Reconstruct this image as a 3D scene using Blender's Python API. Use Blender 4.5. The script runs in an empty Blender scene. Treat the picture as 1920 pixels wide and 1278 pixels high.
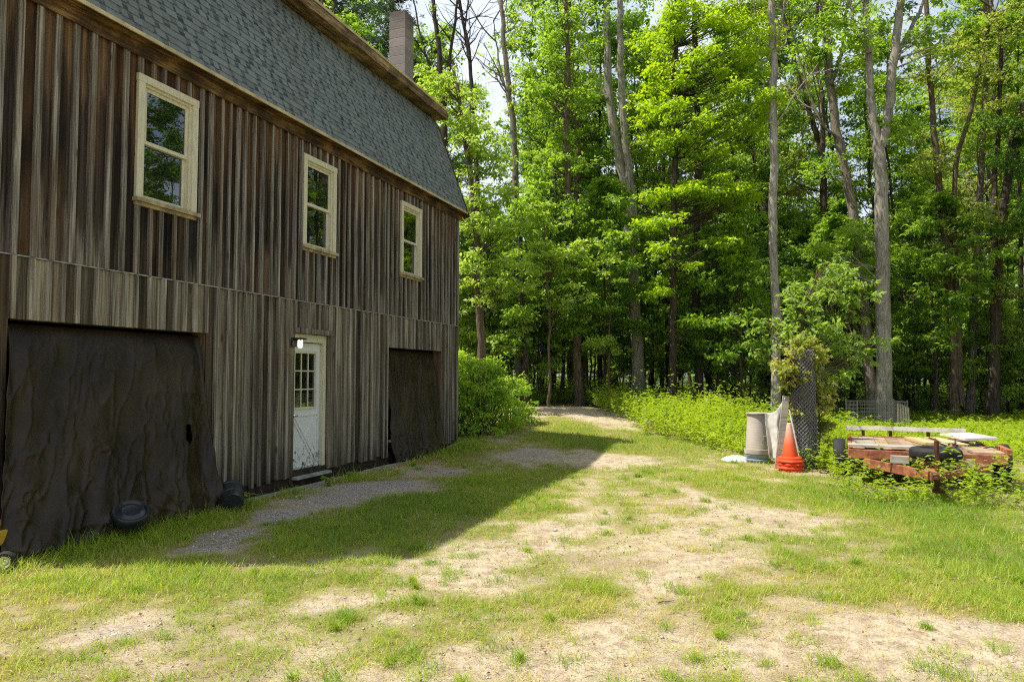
import bpy, math, random
import numpy as np
from mathutils import Vector, Matrix

random.seed(11)
RNG = np.random.default_rng(7)
SC = bpy.context.scene
COL = SC.collection
R = math.radians

# ------------------------------------------------------------------ camera
CAM_H = 1.68
FPX = 1300.0
PITCH = math.atan(63 / FPX)
cd = bpy.data.cameras.new("camera")
cd.sensor_width = 36.0
cd.lens = 36.0 * FPX / 1920.0
cd.clip_start = 0.05
cd.clip_end = 2000
cam = bpy.data.objects.new("camera", cd)
COL.objects.link(cam)
cam.location = (0, 0, CAM_H)
cam.rotation_euler = (math.pi / 2 + PITCH, 0, 0)
SC.camera = cam


def ray(px, py):
    cx, cy = (px - 960) / FPX, (639 - py) / FPX
    return Vector((cx, math.cos(PITCH) - cy * math.sin(PITCH), math.sin(PITCH) + cy * math.cos(PITCH)))


def at(px, py, Y):
    d = ray(px, py)
    s = Y / d.y
    return (d.x * s, Y, CAM_H + d.z * s)


def gpt(px, py, z=0.0):
    d = ray(px, py)
    s = (z - CAM_H) / d.z
    return (d.x * s, d.y * s, z)


# ------------------------------------------------------------------ noise
_T = np.random.default_rng(3).random((256, 256))


def vnoise(x, y):
    x = np.asarray(x, float); y = np.asarray(y, float)
    xi = np.floor(x).astype(int); yi = np.floor(y).astype(int)
    fx = x - xi; fy = y - yi
    fx = fx * fx * (3 - 2 * fx); fy = fy * fy * (3 - 2 * fy)
    a = _T[xi & 255, yi & 255]; b = _T[(xi + 1) & 255, yi & 255]
    c = _T[xi & 255, (yi + 1) & 255]; d = _T[(xi + 1) & 255, (yi + 1) & 255]
    return (a * (1 - fx) + b * fx) * (1 - fy) + (c * (1 - fx) + d * fx) * fy


def fbm(x, y, o=4):
    s = 0; a = 0.5; t = 0
    for k in range(o):
        s = s + a * vnoise(x * 2 ** k + 17.3 * k, y * 2 ** k + 9.1 * k); t += a; a *= 0.55
    return s / t


def sstep(a, b, x):
    t = np.clip((np.asarray(x, float) - a) / (b - a), 0, 1)
    return t * t * (3 - 2 * t)


def gz(x, y):
    """height of the ground"""
    x = np.asarray(x, float); y = np.asarray(y, float)
    rise = sstep(12.0, 24.0, y) * np.exp(-((x - 1.2) / 4.6) ** 2) * 0.62
    back = sstep(22, 40, y) * 0.25
    bump = (fbm(x * 0.55, y * 0.55, 3) - 0.5) * 0.10 * sstep(2, 5, np.hypot(x, y))
    near = 1 - np.exp(-(((x * 0.9415 - y * 0.337) + 6.575) / 1.0) ** 2) * (y < 17)
    return rise + back + bump * near


# ------------------------------------------------------------------ node helpers
def new_mat(name):
    m = bpy.data.materials.new(name)
    m.use_nodes = True
    m.node_tree.nodes.clear()
    return m, m.node_tree


def nd(t, typ, ins=None, **props):
    n = t.nodes.new(typ)
    for k, v in props.items():
        setattr(n, k, v)
    for k, v in (ins or {}).items():
        s = n.inputs[k]
        if isinstance(v, bpy.types.NodeSocket):
            t.links.new(v, s)
        else:
            if isinstance(v, (tuple, list)) and len(v) == 3 and s.type == 'RGBA':
                v = (*v, 1)
            s.default_value = v
    return n


def mth(t, op, a, b=0.0, c=None, clamp=False):
    ins = {0: a, 1: b}
    if c is not None:
        ins[2] = c
    return nd(t, 'ShaderNodeMath', ins, operation=op, use_clamp=clamp).outputs[0]


def mix(t, f, a, b, blend='MIX'):
    return nd(t, 'ShaderNodeMix', {0: f, 6: a, 7: b}, data_type='RGBA', blend_type=blend).outputs[2]


def ramp(t, f, stops):
    n = nd(t, 'ShaderNodeValToRGB', {0: f})
    e = n.color_ramp.elements
    while len(e) < len(stops):
        e.new(0.5)
    for el, (p, c) in zip(e, stops):
        el.position = p
        el.color = (c, c, c, 1) if not isinstance(c, (tuple, list)) else (*c, 1)
    return n.outputs[0]


def smap(t, v, a, b, lo=0.0, hi=1.0):
    return nd(t, 'ShaderNodeMapRange', {0: v, 1: a, 2: b, 3: lo, 4: hi}, interpolation_type='SMOOTHSTEP').outputs[0]


def noise(t, vec, scale, detail=4, rough=0.55, dist=0.0):
    return nd(t, 'ShaderNodeTexNoise', {'Vector': vec, 'Scale': scale, 'Detail': detail, 'Roughness': rough, 'Distortion': dist}).outputs[0]


def attr(t, name):
    return nd(t, 'ShaderNodeAttribute', attribute_name=name).outputs['Fac']


def objco(t):
    return nd(t, 'ShaderNodeTexCoord').outputs['Object']


def vscale(t, v, sc, add=None):
    o = nd(t, 'ShaderNodeVectorMath', {0: v, 1: sc}, operation='MULTIPLY').outputs[0]
    if add is not None:
        o = nd(t, 'ShaderNodeVectorMath', {0: o, 1: add}, operation='ADD').outputs[0]
    return o


def bsdf_out(t, col, rough=0.7, spec=0.3, bump=None, bstr=0.3, bdist=0.01, metal=0.0, **extra):
    ins = {'Base Color': col, 'Roughness': rough, 'Specular IOR Level': spec, 'Metallic': metal}
    ins.update(extra)
    if bump is not None:
        b = nd(t, 'ShaderNodeBump', {'Height': bump, 'Strength': bstr, 'Distance': bdist})
        ins['Normal'] = b.outputs[0]
    p = nd(t, 'ShaderNodeBsdfPrincipled', ins)
    o = nd(t, 'ShaderNodeOutputMaterial', {'Surface': p.outputs[0]})
    return p


# ------------------------------------------------------------------ materials
M = {}


def simple(name, c, rough=0.6, spec=0.3, var=0.25, scale=8.0, bstr=0.15, metal=0.0, c2=None, stretch=(1, 1, 1)):
    m, t = new_mat(name)
    v = vscale(t, objco(t), stretch)
    n1 = noise(t, v, scale, 6, 0.65)
    d = tuple(x * (1 - var) for x in c) if c2 is None else c2
    col = mix(t, smap(t, n1, 0.35, 0.65), d, c)
    bsdf_out(t, col, rough, spec, noise(t, v, scale * 5, 4), bstr, 0.004, metal)
    M[name] = m
    return m


def wood_mat(name, lit, mid, dark, warm, upper=False, wscale=1.0):
    """weathered board wood: streaks along z, knots, height dependent weathering"""
    m, t = new_mat(name)
    oc = objco(t)
    rnd = attr(t, 'rnd'); bat = attr(t, 'bat')
    off = nd(t, 'ShaderNodeCombineXYZ', {0: mth(t, 'MULTIPLY', rnd, 37.0), 1: mth(t, 'MULTIPLY', rnd, 91.0), 2: mth(t, 'MULTIPLY', rnd, 53.0)}).outputs[0]
    v1 = vscale(t, oc, (34, 34, 1.1), off)
    v2 = vscale(t, oc, (7, 7, 0.65), off)
    v3 = vscale(t, oc, (90, 90, 3.5), off)
    fine = noise(t, v1, 1.0, 6, 0.65, 0.6)
    big = noise(t, v2, 1.0, 4, 0.6, 0.4)
    grain = noise(t, v3, 1.0, 3, 0.6)
    z = nd(t, 'ShaderNodeSeparateXYZ', {0: oc}).outputs[2]
    # greyed wood
    base = ramp(t, mth(t, 'ADD', mth(t, 'MULTIPLY', fine, 0.75), mth(t, 'MULTIPLY', rnd, 0.25)),
                [(0.28, dark), (0.47, mid), (0.66, lit)])
    if upper:
        zz = mth(t, 'ADD', z, mth(t, 'MULTIPLY', mth(t, 'SUBTRACT', big, 0.5), 3.2))
        blackf = mth(t, 'MULTIPLY', smap(t, zz, 2.8, 3.5), mth(t, 'SUBTRACT', 1.0, smap(t, zz, 4.4, 5.2)))
        blackf = mth(t, 'MULTIPLY', blackf, mth(t, 'SUBTRACT', 0.92, mth(t, 'MULTIPLY', bat, 0.75)))
        base = mix(t, blackf, base, mix(t, fine, (0.006, 0.005, 0.005), (0.035, 0.026, 0.02)))
        wf = mth(t, 'MULTIPLY', smap(t, zz, 4.1, 5.2), mth(t, 'SUBTRACT', 0.85, mth(t, 'MULTIPLY', bat, 0.45)))
        wcol = ramp(t, fine, [(0.25, (0.016, 0.009, 0.006)), (0.5, warm), (0.78, (warm[0] * 1.9, warm[1] * 1.65, warm[2] * 1.4))])
        base = mix(t, wf, base, wcol)
    # dark rot at the foot of the wall
    zf = mth(t, 'ADD', z, mth(t, 'MULTIPLY', mth(t, 'SUBTRACT', big, 0.5), 1.2))
    foot = mth(t, 'SUBTRACT', 1.0, smap(t, zf, 0.05, 0.75))
    base = mix(t, mth(t, 'MULTIPLY', foot, 0.8), base, (0.03, 0.025, 0.017))
    # tone of each board
    base = mix(t, 1.0, base, ramp(t, rnd, [(0.0, 0.55), (0.5, 0.95), (1.0, 1.25)]), 'MULTIPLY')
    base = mix(t, mth(t, 'MULTIPLY', bat, (0.6 if upper else 0.5)), base, mix(t, smap(t, fine, .3, .7), (0.10, 0.09, 0.072), (0.46, 0.43, 0.36)))
    st = noise(t, vscale(t, oc, (19, 19, 0.30), off), 1.0, 5, 0.7, 0.3)
    base = mix(t, 0.85, base, ramp(t, st, [(0.32, 0.10), (0.45, 0.62), (0.56, 1.15), (0.72, 1.85)]), 'MULTIPLY')
    br = smap(t, noise(t, vscale(t, oc, (3.1, 3.1, 0.5), off), 1.0, 3), 0.5, 0.68, 0, 0.55)
    base = mix(t, br, base, mix(t, fine, (0.030, 0.020, 0.012), (warm[0] * 1.7, warm[1] * 1.75, warm[2] * 1.9)))
    # knots
    vk = vscale(t, oc, (4.2, 4.2, 1.7), off)
    vo = nd(t, 'ShaderNodeTexVoronoi', {'Vector': vk, 'Scale': 1.0, 'Randomness': 1.0})
    kn = mth(t, 'SUBTRACT', 1.0, smap(t, vo.outputs['Distance'], 0.05, 0.14))
    base = mix(t, mth(t, 'MULTIPLY', kn, 0.75), base, (warm[0] * 0.6, warm[1] * 0.5, warm[2] * 0.4))
    h = mth(t, 'ADD', mth(t, 'MULTIPLY', fine, 0.6), mth(t, 'MULTIPLY', grain, 0.5))
    bsdf_out(t, base, 0.85, 0.15, h, 0.9, 0.008)
    M[name] = m
    return m


wood_mat('siding_upper', (0.215, 0.195, 0.16), (0.072, 0.059, 0.044), (0.014, 0.011, 0.008), (0.115, 0.060, 0.021), upper=True)
wood_mat('siding_lower', (0.29, 0.255, 0.185), (0.135, 0.114, 0.078), (0.034, 0.028, 0.019), (0.085, 0.055, 0.03))
wood_mat('jamb_wood', (0.22, 0.16, 0.10), (0.13, 0.08, 0.045), (0.05, 0.03, 0.02), (0.08, 0.045, 0.02))


def plank_mat(name, a, b, c, stretch=(3, 30, 30)):
    m, t = new_mat(name)
    oc = objco(t)
    rnd = attr(t, 'rnd')
    off = nd(t, 'ShaderNodeCombineXYZ', {0: mth(t, 'MULTIPLY', rnd, 37.0), 1: mth(t, 'MULTIPLY', rnd, 91.0), 2: 0.0}).outputs[0]
    f = noise(t, vscale(t, oc, stretch, off), 1.0, 6, 0.65, 0.5)
    g = noise(t, oc, 2.2, 5, 0.6)
    col = ramp(t, mth(t, 'ADD', mth(t, 'MULTIPLY', f, 0.5), mth(t, 'MULTIPLY', g, 0.5)), [(0.36, c), (0.5, b), (0.64, a)])
    col = mix(t, 1.0, col, ramp(t, rnd, [(0, 0.75), (1, 1.15)]), 'MULTIPLY')
    bsdf_out(t, col, 0.8, 0.2, f, 0.4, 0.004)
    M[name] = m


plank_mat('eave_wood', (0.30, 0.18, 0.07), (0.085, 0.048, 0.021), (0.018, 0.012, 0.008), (1.6, 26, 26))
plank_mat('fascia_wood', (0.42, 0.30, 0.15), (0.15, 0.10, 0.05), (0.025, 0.018, 0.012), (1.6, 26, 26))
plank_mat('deck_wood', (0.42, 0.31, 0.21), (0.30, 0.21, 0.14), (0.15, 0.10, 0.07), (2, 22, 22))
plank_mat('fresh_wood', (0.58, 0.45, 0.24), (0.48, 0.35, 0.17), (0.30, 0.20, 0.09), (24, 2, 24))
plank_mat('grey_wood', (0.48, 0.44, 0.37), (0.33, 0.29, 0.24), (0.16, 0.13, 0.11), (2, 24, 24))
simple('drip_metal', (0.55, 0.46, 0.26), 0.5, 0.4, 0.35, 4)
simple('flashing', (0.36, 0.35, 0.31), 0.45, 0.4, 0.4, 6)
simple('trim_paint', (0.62, 0.58, 0.40), 0.55, 0.35, 0.0, 5, 0.12, 0, (0.50, 0.48, 0.36), (6, 6, 1.2))
simple('sill_wood', (0.42, 0.34, 0.2), 0.7, 0.25, 0.5, 7, 0.2)
simple('concrete', (0.34, 0.33, 0.30), 0.9, 0.15, 0.4, 6, 0.4)
simple('dark_soil', (0.055, 0.042, 0.030), 0.95, 0.1, 0.5, 12, 0.5)
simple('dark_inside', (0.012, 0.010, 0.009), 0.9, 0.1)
simple('black_plastic', (0.018, 0.022, 0.026), 0.33, 0.5, 0.3, 9, 0.05)
simple('tyre_rubber', (0.028, 0.027, 0.026), 0.75, 0.3, 0.4, 12, 0.2)
simple('black_metal', (0.02, 0.02, 0.02), 0.4, 0.5)
simple('chrome', (0.72, 0.73, 0.70), 0.18, 0.5, 0.1, 9, 0.02, 1.0)
simple('galvanised', (0.42, 0.43, 0.43), 0.42, 0.5, 0.35, 30, 0.05, 0.55)
simple('roll_wire', (0.30, 0.295, 0.285), 0.5, 0.4, 0.5, 25, 0.05, 0.4)
simple('old_wire', (0.11, 0.11, 0.105), 0.6, 0.3, 0.4, 30, 0.05, 0.3)
simple('yellow_paint', (0.62, 0.36, 0.03), 0.4, 0.4, 0.3)
simple('rust_paint', (0.38, 0.145, 0.07), 0.8, 0.2, 0.0, 9, 0.35, 0, (0.17, 0.062, 0.034))
simple('rust_dark', (0.13, 0.055, 0.03), 0.8, 0.2, 0.55, 8, 0.3)
simple('white_board', (0.66, 0.63, 0.57), 0.65, 0.3, 0.3, 5)
simple('white_plastic', (0.78, 0.78, 0.75), 0.5, 0.35, 0.2, 7, 0.1)
simple('can_plastic', (0.46, 0.40, 0.35), 0.5, 0.35, 0.15, 4, 0.06)
simple('bucket_plastic', (0.24, 0.31, 0.38), 0.45, 0.35, 0.2, 6, 0.05)
simple('pebble', (0.56, 0.52, 0.45), 0.9, 0.1, 0.5, 40, 0.2)
simple('stick_wood', (0.12, 0.085, 0.055), 0.9, 0.1, 0.4, 20)

# faded orange cone
m, t = new_mat('cone_plastic')
oc = objco(t)
z = nd(t, 'ShaderNodeSeparateXYZ', {0: oc}).outputs[2]
zz = mth(t, 'ADD', z, mth(t, 'MULTIPLY', noise(t, oc, 6, 4), 0.18))
col = ramp(t, smap(t, zz, 0.05, 1.2), [(0.0, (0.70, 0.06, 0.012)), (0.35, (0.72, 0.11, 0.035)), (0.65, (0.70, 0.23, 0.13)), (1.0, (0.68, 0.44, 0.33))])
col = mix(t, smap(t, noise(t, vscale(t, oc, (1, 1, .5)), 14, 6, .7), .55, .72, 0, .55), col, (0.30, 0.13, 0.07))
bsdf_out(t, col, 0.6, 0.3, noise(t, oc, 30, 3), 0.1, 0.003)
M['cone_plastic'] = m

# tarp
m, t = new_mat('tarp_cloth')
oc = objco(t)
wv = nd(t, 'ShaderNodeTexBrick', {'Vector': nd(t, 'ShaderNodeVectorMath', {0: oc, 1: (1, 1, 1)}, operation='MULTIPLY').outputs[0], 'Scale': 60.0}).outputs['Fac']
n1 = noise(t, oc, 1.6, 6, 0.6)
n2 = noise(t, oc, 11, 5, 0.7)
col = mix(t, smap(t, n1, 0.35, 0.7), (0.015, 0.0095, 0.0050), (0.038, 0.025, 0.0135))
col = mix(t, mth(t, 'MULTIPLY', smap(t, n2, 0.6, 0.8), 0.35), col, (0.085, 0.07, 0.055))
bsdf_out(t, col, 0.38, 0.28, mth(t, 'ADD', mth(t, 'MULTIPLY', n2, 1.4), mth(t, 'MULTIPLY', wv, 0.05)), 0.14, 0.02)
M['tarp_cloth'] = m

# shingles
m, t = new_mat('shingles')
oc = objco(t)
rnd = attr(t, 'rnd')
g = noise(t, oc, 130, 3, 0.7)
col = ramp(t, rnd, [(0.0, (0.028, 0.040, 0.040)), (0.18, (0.05, 0.068, 0.068)), (0.35, (0.125, 0.148, 0.142)), (1.0, (0.225, 0.255, 0.24))])
col = mix(t, 0.6, col, ramp(t, g, [(0.3, 0.55), (0.7, 1.35)]), 'MULTIPLY')
col = mix(t, smap(t, noise(t, vscale(t, oc, (0.4, 1, 0.15)), 2.0, 4), 0.45, 0.75, 0, 0.3), col, (0.11, 0.115, 0.10))
bsdf_out(t, col, 0.9, 0.2, g, 0.5, 0.004)
M['shingles'] = m

# chimney block
m, t = new_mat('chimney_block')
oc = objco(t)
rnd = attr(t, 'rnd')
g = noise(t, oc, 40, 5, 0.7)
col = mix(t, rnd, (0.185, 0.155, 0.135), (0.275, 0.235, 0.205))
col = mix(t, 0.5, col, ramp(t, g, [(0.3, 0.6), (0.7, 1.3)]), 'MULTIPLY')
z = nd(t, 'ShaderNodeSeparateXYZ', {0: oc}).outputs[2]
col = mix(t, mth(t, 'MULTIPLY', smap(t, mth(t, 'ADD', z, noise(t, oc, 5)), 10.1, 10.5), 0.6), col, (0.05, 0.045, 0.04))
bsdf_out(t, col, 0.95, 0.1, g, 0.6, 0.008)
M['chimney_block'] = m
simple('mortar', (0.46, 0.43, 0.38), 0.95, 0.1)

# window glass: glossy coat on an opaque near-black base that paints the unlit room
m, t = new_mat('window_glass')
oc = objco(t)
fr = nd(t, 'ShaderNodeFresnel', {'IOR': 1.75}).outputs[0]
wob = nd(t, 'ShaderNodeBump', {'Height': noise(t, oc, 1.3, 2), 'Strength': 0.05, 'Distance': 0.05}).outputs[0]
gl = nd(t, 'ShaderNodeBsdfGlossy', {'Color': (0.95, 0.97, 1.0, 1), 'Roughness': 0.01, 'Normal': wob}).outputs[0]
df = nd(t, 'ShaderNodeBsdfDiffuse', {'Color': (0.006, 0.007, 0.007, 1)}).outputs[0]
mx = nd(t, 'ShaderNodeMixShader', {0: mth(t, 'ADD', mth(t, 'MULTIPLY', fr, 1.0), 0.10, clamp=True), 1: df, 2: gl}).outputs[0]
nd(t, 'ShaderNodeOutputMaterial', {'Surface': mx})
M['window_glass'] = m

# worn white door paint
m, t = new_mat('door_paint')
oc = objco(t)
z = nd(t, 'ShaderNodeSeparateXYZ', {0: oc}).outputs[2]
pe = noise(t, vscale(t, oc, (8, 8, 5.0)), 2.2, 8, 0.72, 0.25)
low = mth(t, 'SUBTRACT', 1.0, smap(t, z, 0.25, 1.0))
thr = mth(t, 'ADD', pe, mth(t, 'MULTIPLY', low, 0.20))
col = mix(t, smap(t, thr, 0.70, 0.76), mix(t, noise(t, oc, 3), (0.58, 0.60, 0.58), (0.66, 0.67, 0.63)), (0.07, 0.08, 0.075))
bsdf_out(t, col, 0.5, 0.35, pe, 0.15, 0.003)
M['door_paint'] = m

# lit lamp
m, t = new_mat('lamp_glow')
em = nd(t, 'ShaderNodeEmission', {'Color': (1.0, 0.86, 0.62, 1), 'Strength': 2.2}).outputs[0]
nd(t, 'ShaderNodeOutputMaterial', {'Surface': em})
M['lamp_glow'] = m


def leaf_mat(name, dark, light, old=None, trans=0.48, tcol=None, rough=0.5):
    m, t = new_mat(name)
    ti = attr(t, 'tint')
    stops = [(0.0, dark), (0.75, light)]
    if old:
        stops = [(0.0, dark), (0.62, light), (0.86, light), (1.0, old)]
    col = ramp(t, ti, stops)
    tc = tcol or tuple(min(1, c * k) for c, k in zip(light, (1.9, 1.75, 0.9)))
    tcc = mix(t, 0.6, tuple(tc), mix(t, 1.0, col, (2.2, 2.0, 1.0), 'MULTIPLY'))
    p = nd(t, 'ShaderNodeBsdfPrincipled', {'Base Color': col, 'Roughness': rough, 'Specular IOR Level': 0.35})
    tr = nd(t, 'ShaderNodeBsdfTranslucent', {'Color': tcc})
    mx = nd(t, 'ShaderNodeMixShader', {0: trans, 1: p.outputs[0], 2: tr.outputs[0]})
    nd(t, 'ShaderNodeOutputMaterial', {'Surface': mx.outputs[0]})
    M[name] = m


leaf_mat('leaf_mid', (0.050, 0.127, 0.013), (0.238, 0.378, 0.039))
leaf_mat('leaf_deep', (0.033, 0.094, 0.015), (0.140, 0.262, 0.034))
leaf_mat('leaf_light', (0.083, 0.182, 0.024), (0.342, 0.470, 0.079))
leaf_mat('leaf_yellow', (0.070, 0.190, 0.008), (0.315, 0.450, 0.012), trans=0.5)
leaf_mat('leaf_olive', (0.055, 0.099, 0.020), (0.268, 0.336, 0.073), (0.24, 0.125, 0.055))
leaf_mat('leaf_vine', (0.07, 0.15, 0.03), (0.36, 0.38, 0.09), (0.48, 0.20, 0.09))
leaf_mat('leaf_shrub', (0.088, 0.204, 0.022), (0.317, 0.464, 0.049))
leaf_mat('leaf_weed', (0.055, 0.150, 0.012), (0.29, 0.395, 0.030), trans=0.42)
leaf_mat('needles', (0.018, 0.045, 0.018), (0.05, 0.095, 0.035), trans=0.2)
leaf_mat('grass_blade', (0.060, 0.175, 0.008), (0.28, 0.385, 0.026), (0.56, 0.42, 0.17), trans=0.42)
leaf_mat('leaf_sapling', (0.055, 0.130, 0.022), (0.23, 0.345, 0.060))
leaf_mat('leaf_dead', (0.05, 0.035, 0.02), (0.20, 0.13, 0.07), trans=0.1)
leaf_mat('straw', (0.34, 0.25, 0.13), (0.56, 0.44, 0.24), trans=0.2)


def bark_mat(name, a, b, c, lichen=None):
    m, t = new_mat(name)
    oc = objco(t)
    f = noise(t, vscale(t, oc, (20, 20, 3.0)), 1.0, 8, 0.75, 0.8)
    g = noise(t, oc, 1.3, 4, 0.6)
    col = ramp(t, f, [(0.34, c), (0.48, b), (0.62, a)])
    if lichen:
        col = mix(t, smap(t, noise(t, oc, 5.0, 5, 0.7), 0.52, 0.66, 0, 0.75), col, lichen)
    col = mix(t, 0.7, col, ramp(t, g, [(0.3, 0.65), (0.7, 1.2)]), 'MULTIPLY')
    bsdf_out(t, col, 0.9, 0.15, f, 1.0, 0.06)
    M[name] = m


bark_mat('bark_pale', (0.46, 0.42, 0.36), (0.30, 0.265, 0.22), (0.12, 0.10, 0.08), (0.44, 0.43, 0.35))
bark_mat('bark_grey', (0.34, 0.29, 0.23), (0.20, 0.165, 0.13), (0.07, 0.055, 0.042), (0.30, 0.29, 0.22))
bark_mat('bark_brown', (0.24, 0.18, 0.13), (0.13, 0.095, 0.068), (0.045, 0.033, 0.025))
bark_mat('bark_dark', (0.12, 0.095, 0.075), (0.065, 0.050, 0.038), (0.022, 0.017, 0.013))

# ground
m, t = new_mat('yard_ground')
oc = objco(t)
gr = attr(t, 'green'); gv = attr(t, 'gravel'); fl = attr(t, 'forest')
n1 = noise(t, oc, 0.9, 6, 0.6)
n2 = noise(t, oc, 9, 6, 0.7)
n3 = noise(t, oc, 75, 5, 0.75)
sand = mix(t, smap(t, n2, 0.3, 0.7), (0.31, 0.235, 0.16), (0.57, 0.475, 0.345))
sand = mix(t, smap(t, n1, 0.50, 0.70, 0, 0.7), sand, (0.235, 0.165, 0.105))
sand = mix(t, 0.75, sand, ramp(t, n3, [(0.33, 0.35), (0.5, 0.95), (0.68, 1.4)]), 'MULTIPLY')
soil = mix(t, n3, (0.085, 0.085, 0.020), (0.33, 0.29, 0.085))
col = mix(t, smap(t, mth(t, 'ADD', gr, mth(t, 'MULTIPLY', mth(t, 'SUBTRACT', n2, 0.5), 1.1)), 0.18, 0.85), sand, soil)
vo = nd(t, 'ShaderNodeTexVoronoi', {'Vector': oc, 'Scale': 62.0})
peb = mix(t, nd(t, 'ShaderNodeSeparateColor', {0: vo.outputs['Color']}).outputs[0], (0.22, 0.19, 0.15), (0.60, 0.545, 0.46))
peb = mix(t, smap(t, vo.outputs['Distance'], 0.4, 0.8), peb, (0.16, 0.135, 0.105))
col = mix(t, smap(t, mth(t, 'ADD', gv, mth(t, 'MULTIPLY', mth(t, 'SUBTRACT', n2, 0.5), 2.2)), 0.15, 0.95, 0, .9), col, peb)
litter = mix(t, n2, (0.030, 0.034, 0.012), (0.075, 0.095, 0.030))
col = mix(t, smap(t, mth(t, 'ADD', fl, mth(t, 'MULTIPLY', mth(t, 'SUBTRACT', n2, 0.5), 0.4)), 0.4, 0.6), col, litter)
h = mth(t, 'ADD', mth(t, 'MULTIPLY', n2, 0.3), mth(t, 'MULTIPLY', n3, 0.6))
bsdf_out(t, col, 0.95, 0.1, h, 0.8, 0.03)
M['yard_ground'] = m


# ------------------------------------------------------------------ mesh helpers
def tagp(o, label=None, cat=None, group=None, kind=None):
    if label: o['label'] = label
    if cat: o['category'] = cat
    if group: o['group'] = group
    if kind: o['kind'] = kind
    return o


def empty(name, loc=(0, 0, 0), rz=0.0, label=None, cat=None, group=None):
    o = bpy.data.objects.new(name, None)
    o.empty_display_size = 0.2
    COL.objects.link(o)
    o.location = loc
    o.rotation_euler = (0, 0, rz)
    return tagp(o, label, cat, group)


class MB:
    def __init__(s, shift=(0, 0, 0)):
        s.v = []; s.f = []; s.r = []; s.b = []; s.sh = shift

    def add(s, vs, fs, rnd=0.5, bat=0.0):
        k = len(s.v)
        s.v += [(x - s.sh[0], y - s.sh[1], z - s.sh[2]) for x, y, z in vs]
        s.f += [tuple(i + k for i in f) for f in fs]
        s.r += [rnd] * len(fs)
        s.b += [bat] * len(fs)

    def box(s, x0, x1, y0, y1, z0, z1, rnd=0.5, bat=0.0, mtx=None):
        vs = [(x0, y0, z0), (x1, y0, z0), (x1, y1, z0), (x0, y1, z0), (x0, y0, z1), (x1, y0, z1), (x1, y1, z1), (x0, y1, z1)]
        if mtx is not None:
            vs = [tuple(mtx @ Vector(v)) for v in vs]
        s.add(vs, [(0, 3, 2, 1), (4, 5, 6, 7), (0, 1, 5, 4), (1, 2, 6, 5), (2, 3, 7, 6), (3, 0, 4, 7)], rnd, bat)

    def bar(s, a, b, w, h, rnd=0.5, up=(0, 0, 1)):
        a = Vector(a); b = Vector(b); d = (b - a)
        L = d.length; d.normalize()
        x = d.cross(Vector(up))
        if x.length < 1e-4: x = d.cross(Vector((0, 1, 0)))
        x.normalize(); z = x.cross(d)
        mt = Matrix(((x.x, d.x, z.x, a.x), (x.y, d.y, z.y, a.y), (x.z, d.z, z.z, a.z), (0, 0, 0, 1)))
        s.box(-w / 2, w / 2, 0, L, -h / 2, h / 2, rnd, 0, mt)

    def tube(s, pts, rad, n=8, rnd=0.5, cap=True):
        vs, fs = tube_np(pts, rad, n)
        fs = [tuple(f) for f in fs]
        if cap:
            fs.append(tuple(range(n - 1, -1, -1)))
            k = len(vs) - n
            fs.append(tuple(range(k, k + n)))
        s.add([tuple(v) for v in vs], fs, rnd)

    def lathe(s, prof, n=32, mtx=None, rnd=0.5):
        vs = []; fs = []
        for r, z in prof:
            for i in range(n):
                a = 2 * math.pi * i / n
                v = Vector((r * math.cos(a), r * math.sin(a), z))
                vs.append(tuple(mtx @ v) if mtx is not None else tuple(v))
        for j in range(len(prof) - 1):
            for i in range(n):
                fs.append((j * n + i, j * n + (i + 1) % n, (j + 1) * n + (i + 1) % n, (j + 1) * n + i))
        s.add(vs, fs, rnd)

    def build(s, name, mat, parent=None, smooth=False, bevel=0.0):
        me = bpy.data.meshes.new(name)
        me.from_pydata(s.v, [], s.f)
        a = me.attributes.new('rnd', 'FLOAT', 'FACE'); a.data.foreach_set('value', s.r)
        a = me.attributes.new('bat', 'FLOAT', 'FACE'); a.data.foreach_set('value', s.b)
        me.materials.append(M[mat] if isinstance(mat, str) else mat)
        if smooth:
            me.polygons.foreach_set('use_smooth', [True] * len(me.polygons))
        me.update()
        o = bpy.data.objects.new(name, me)
        COL.objects.link(o)
        if parent is not None: o.parent = parent
        if smooth:
            me.set_sharp_from_angle(angle=R(38))
        if bevel:
            b = o.modifiers.new('bevel', 'BEVEL'); b.width = bevel; b.segments = 2; b.limit_method = 'ANGLE'
        if smooth and not bevel:
            pass
        return o


def tube_np(pts, rad, n=8):
    pts = np.asarray(pts, float)
    k = len(pts)
    rad = np.broadcast_to(np.asarray(rad, float), (k,))
    tan = np.gradient(pts, axis=0)
    tan /= np.linalg.norm(tan, axis=1, keepdims=True) + 1e-9
    ref = np.array([0.31, 0.95, 0.05])
    if abs(tan.mean(0) @ ref) > 0.9: ref = np.array([1.0, 0, 0.1])
    x = np.cross(tan, ref); x /= np.linalg.norm(x, axis=1, keepdims=True) + 1e-9
    y = np.cross(tan, x)
    a = np.linspace(0, 2 * np.pi, n, endpoint=False)
    v = pts[:, None] + rad[:, None, None] * (np.cos(a)[None, :, None] * x[:, None] + np.sin(a)[None, :, None] * y[:, None])
    v = v.reshape(-1, 3)
    i = np.arange(k - 1)[:, None] * n; j = np.arange(n)[None]
    f = np.stack([i + j, i + (j + 1) % n, i + n + (j + 1) % n, i + n + j], -1).reshape(-1, 4)
    return v, f


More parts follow.
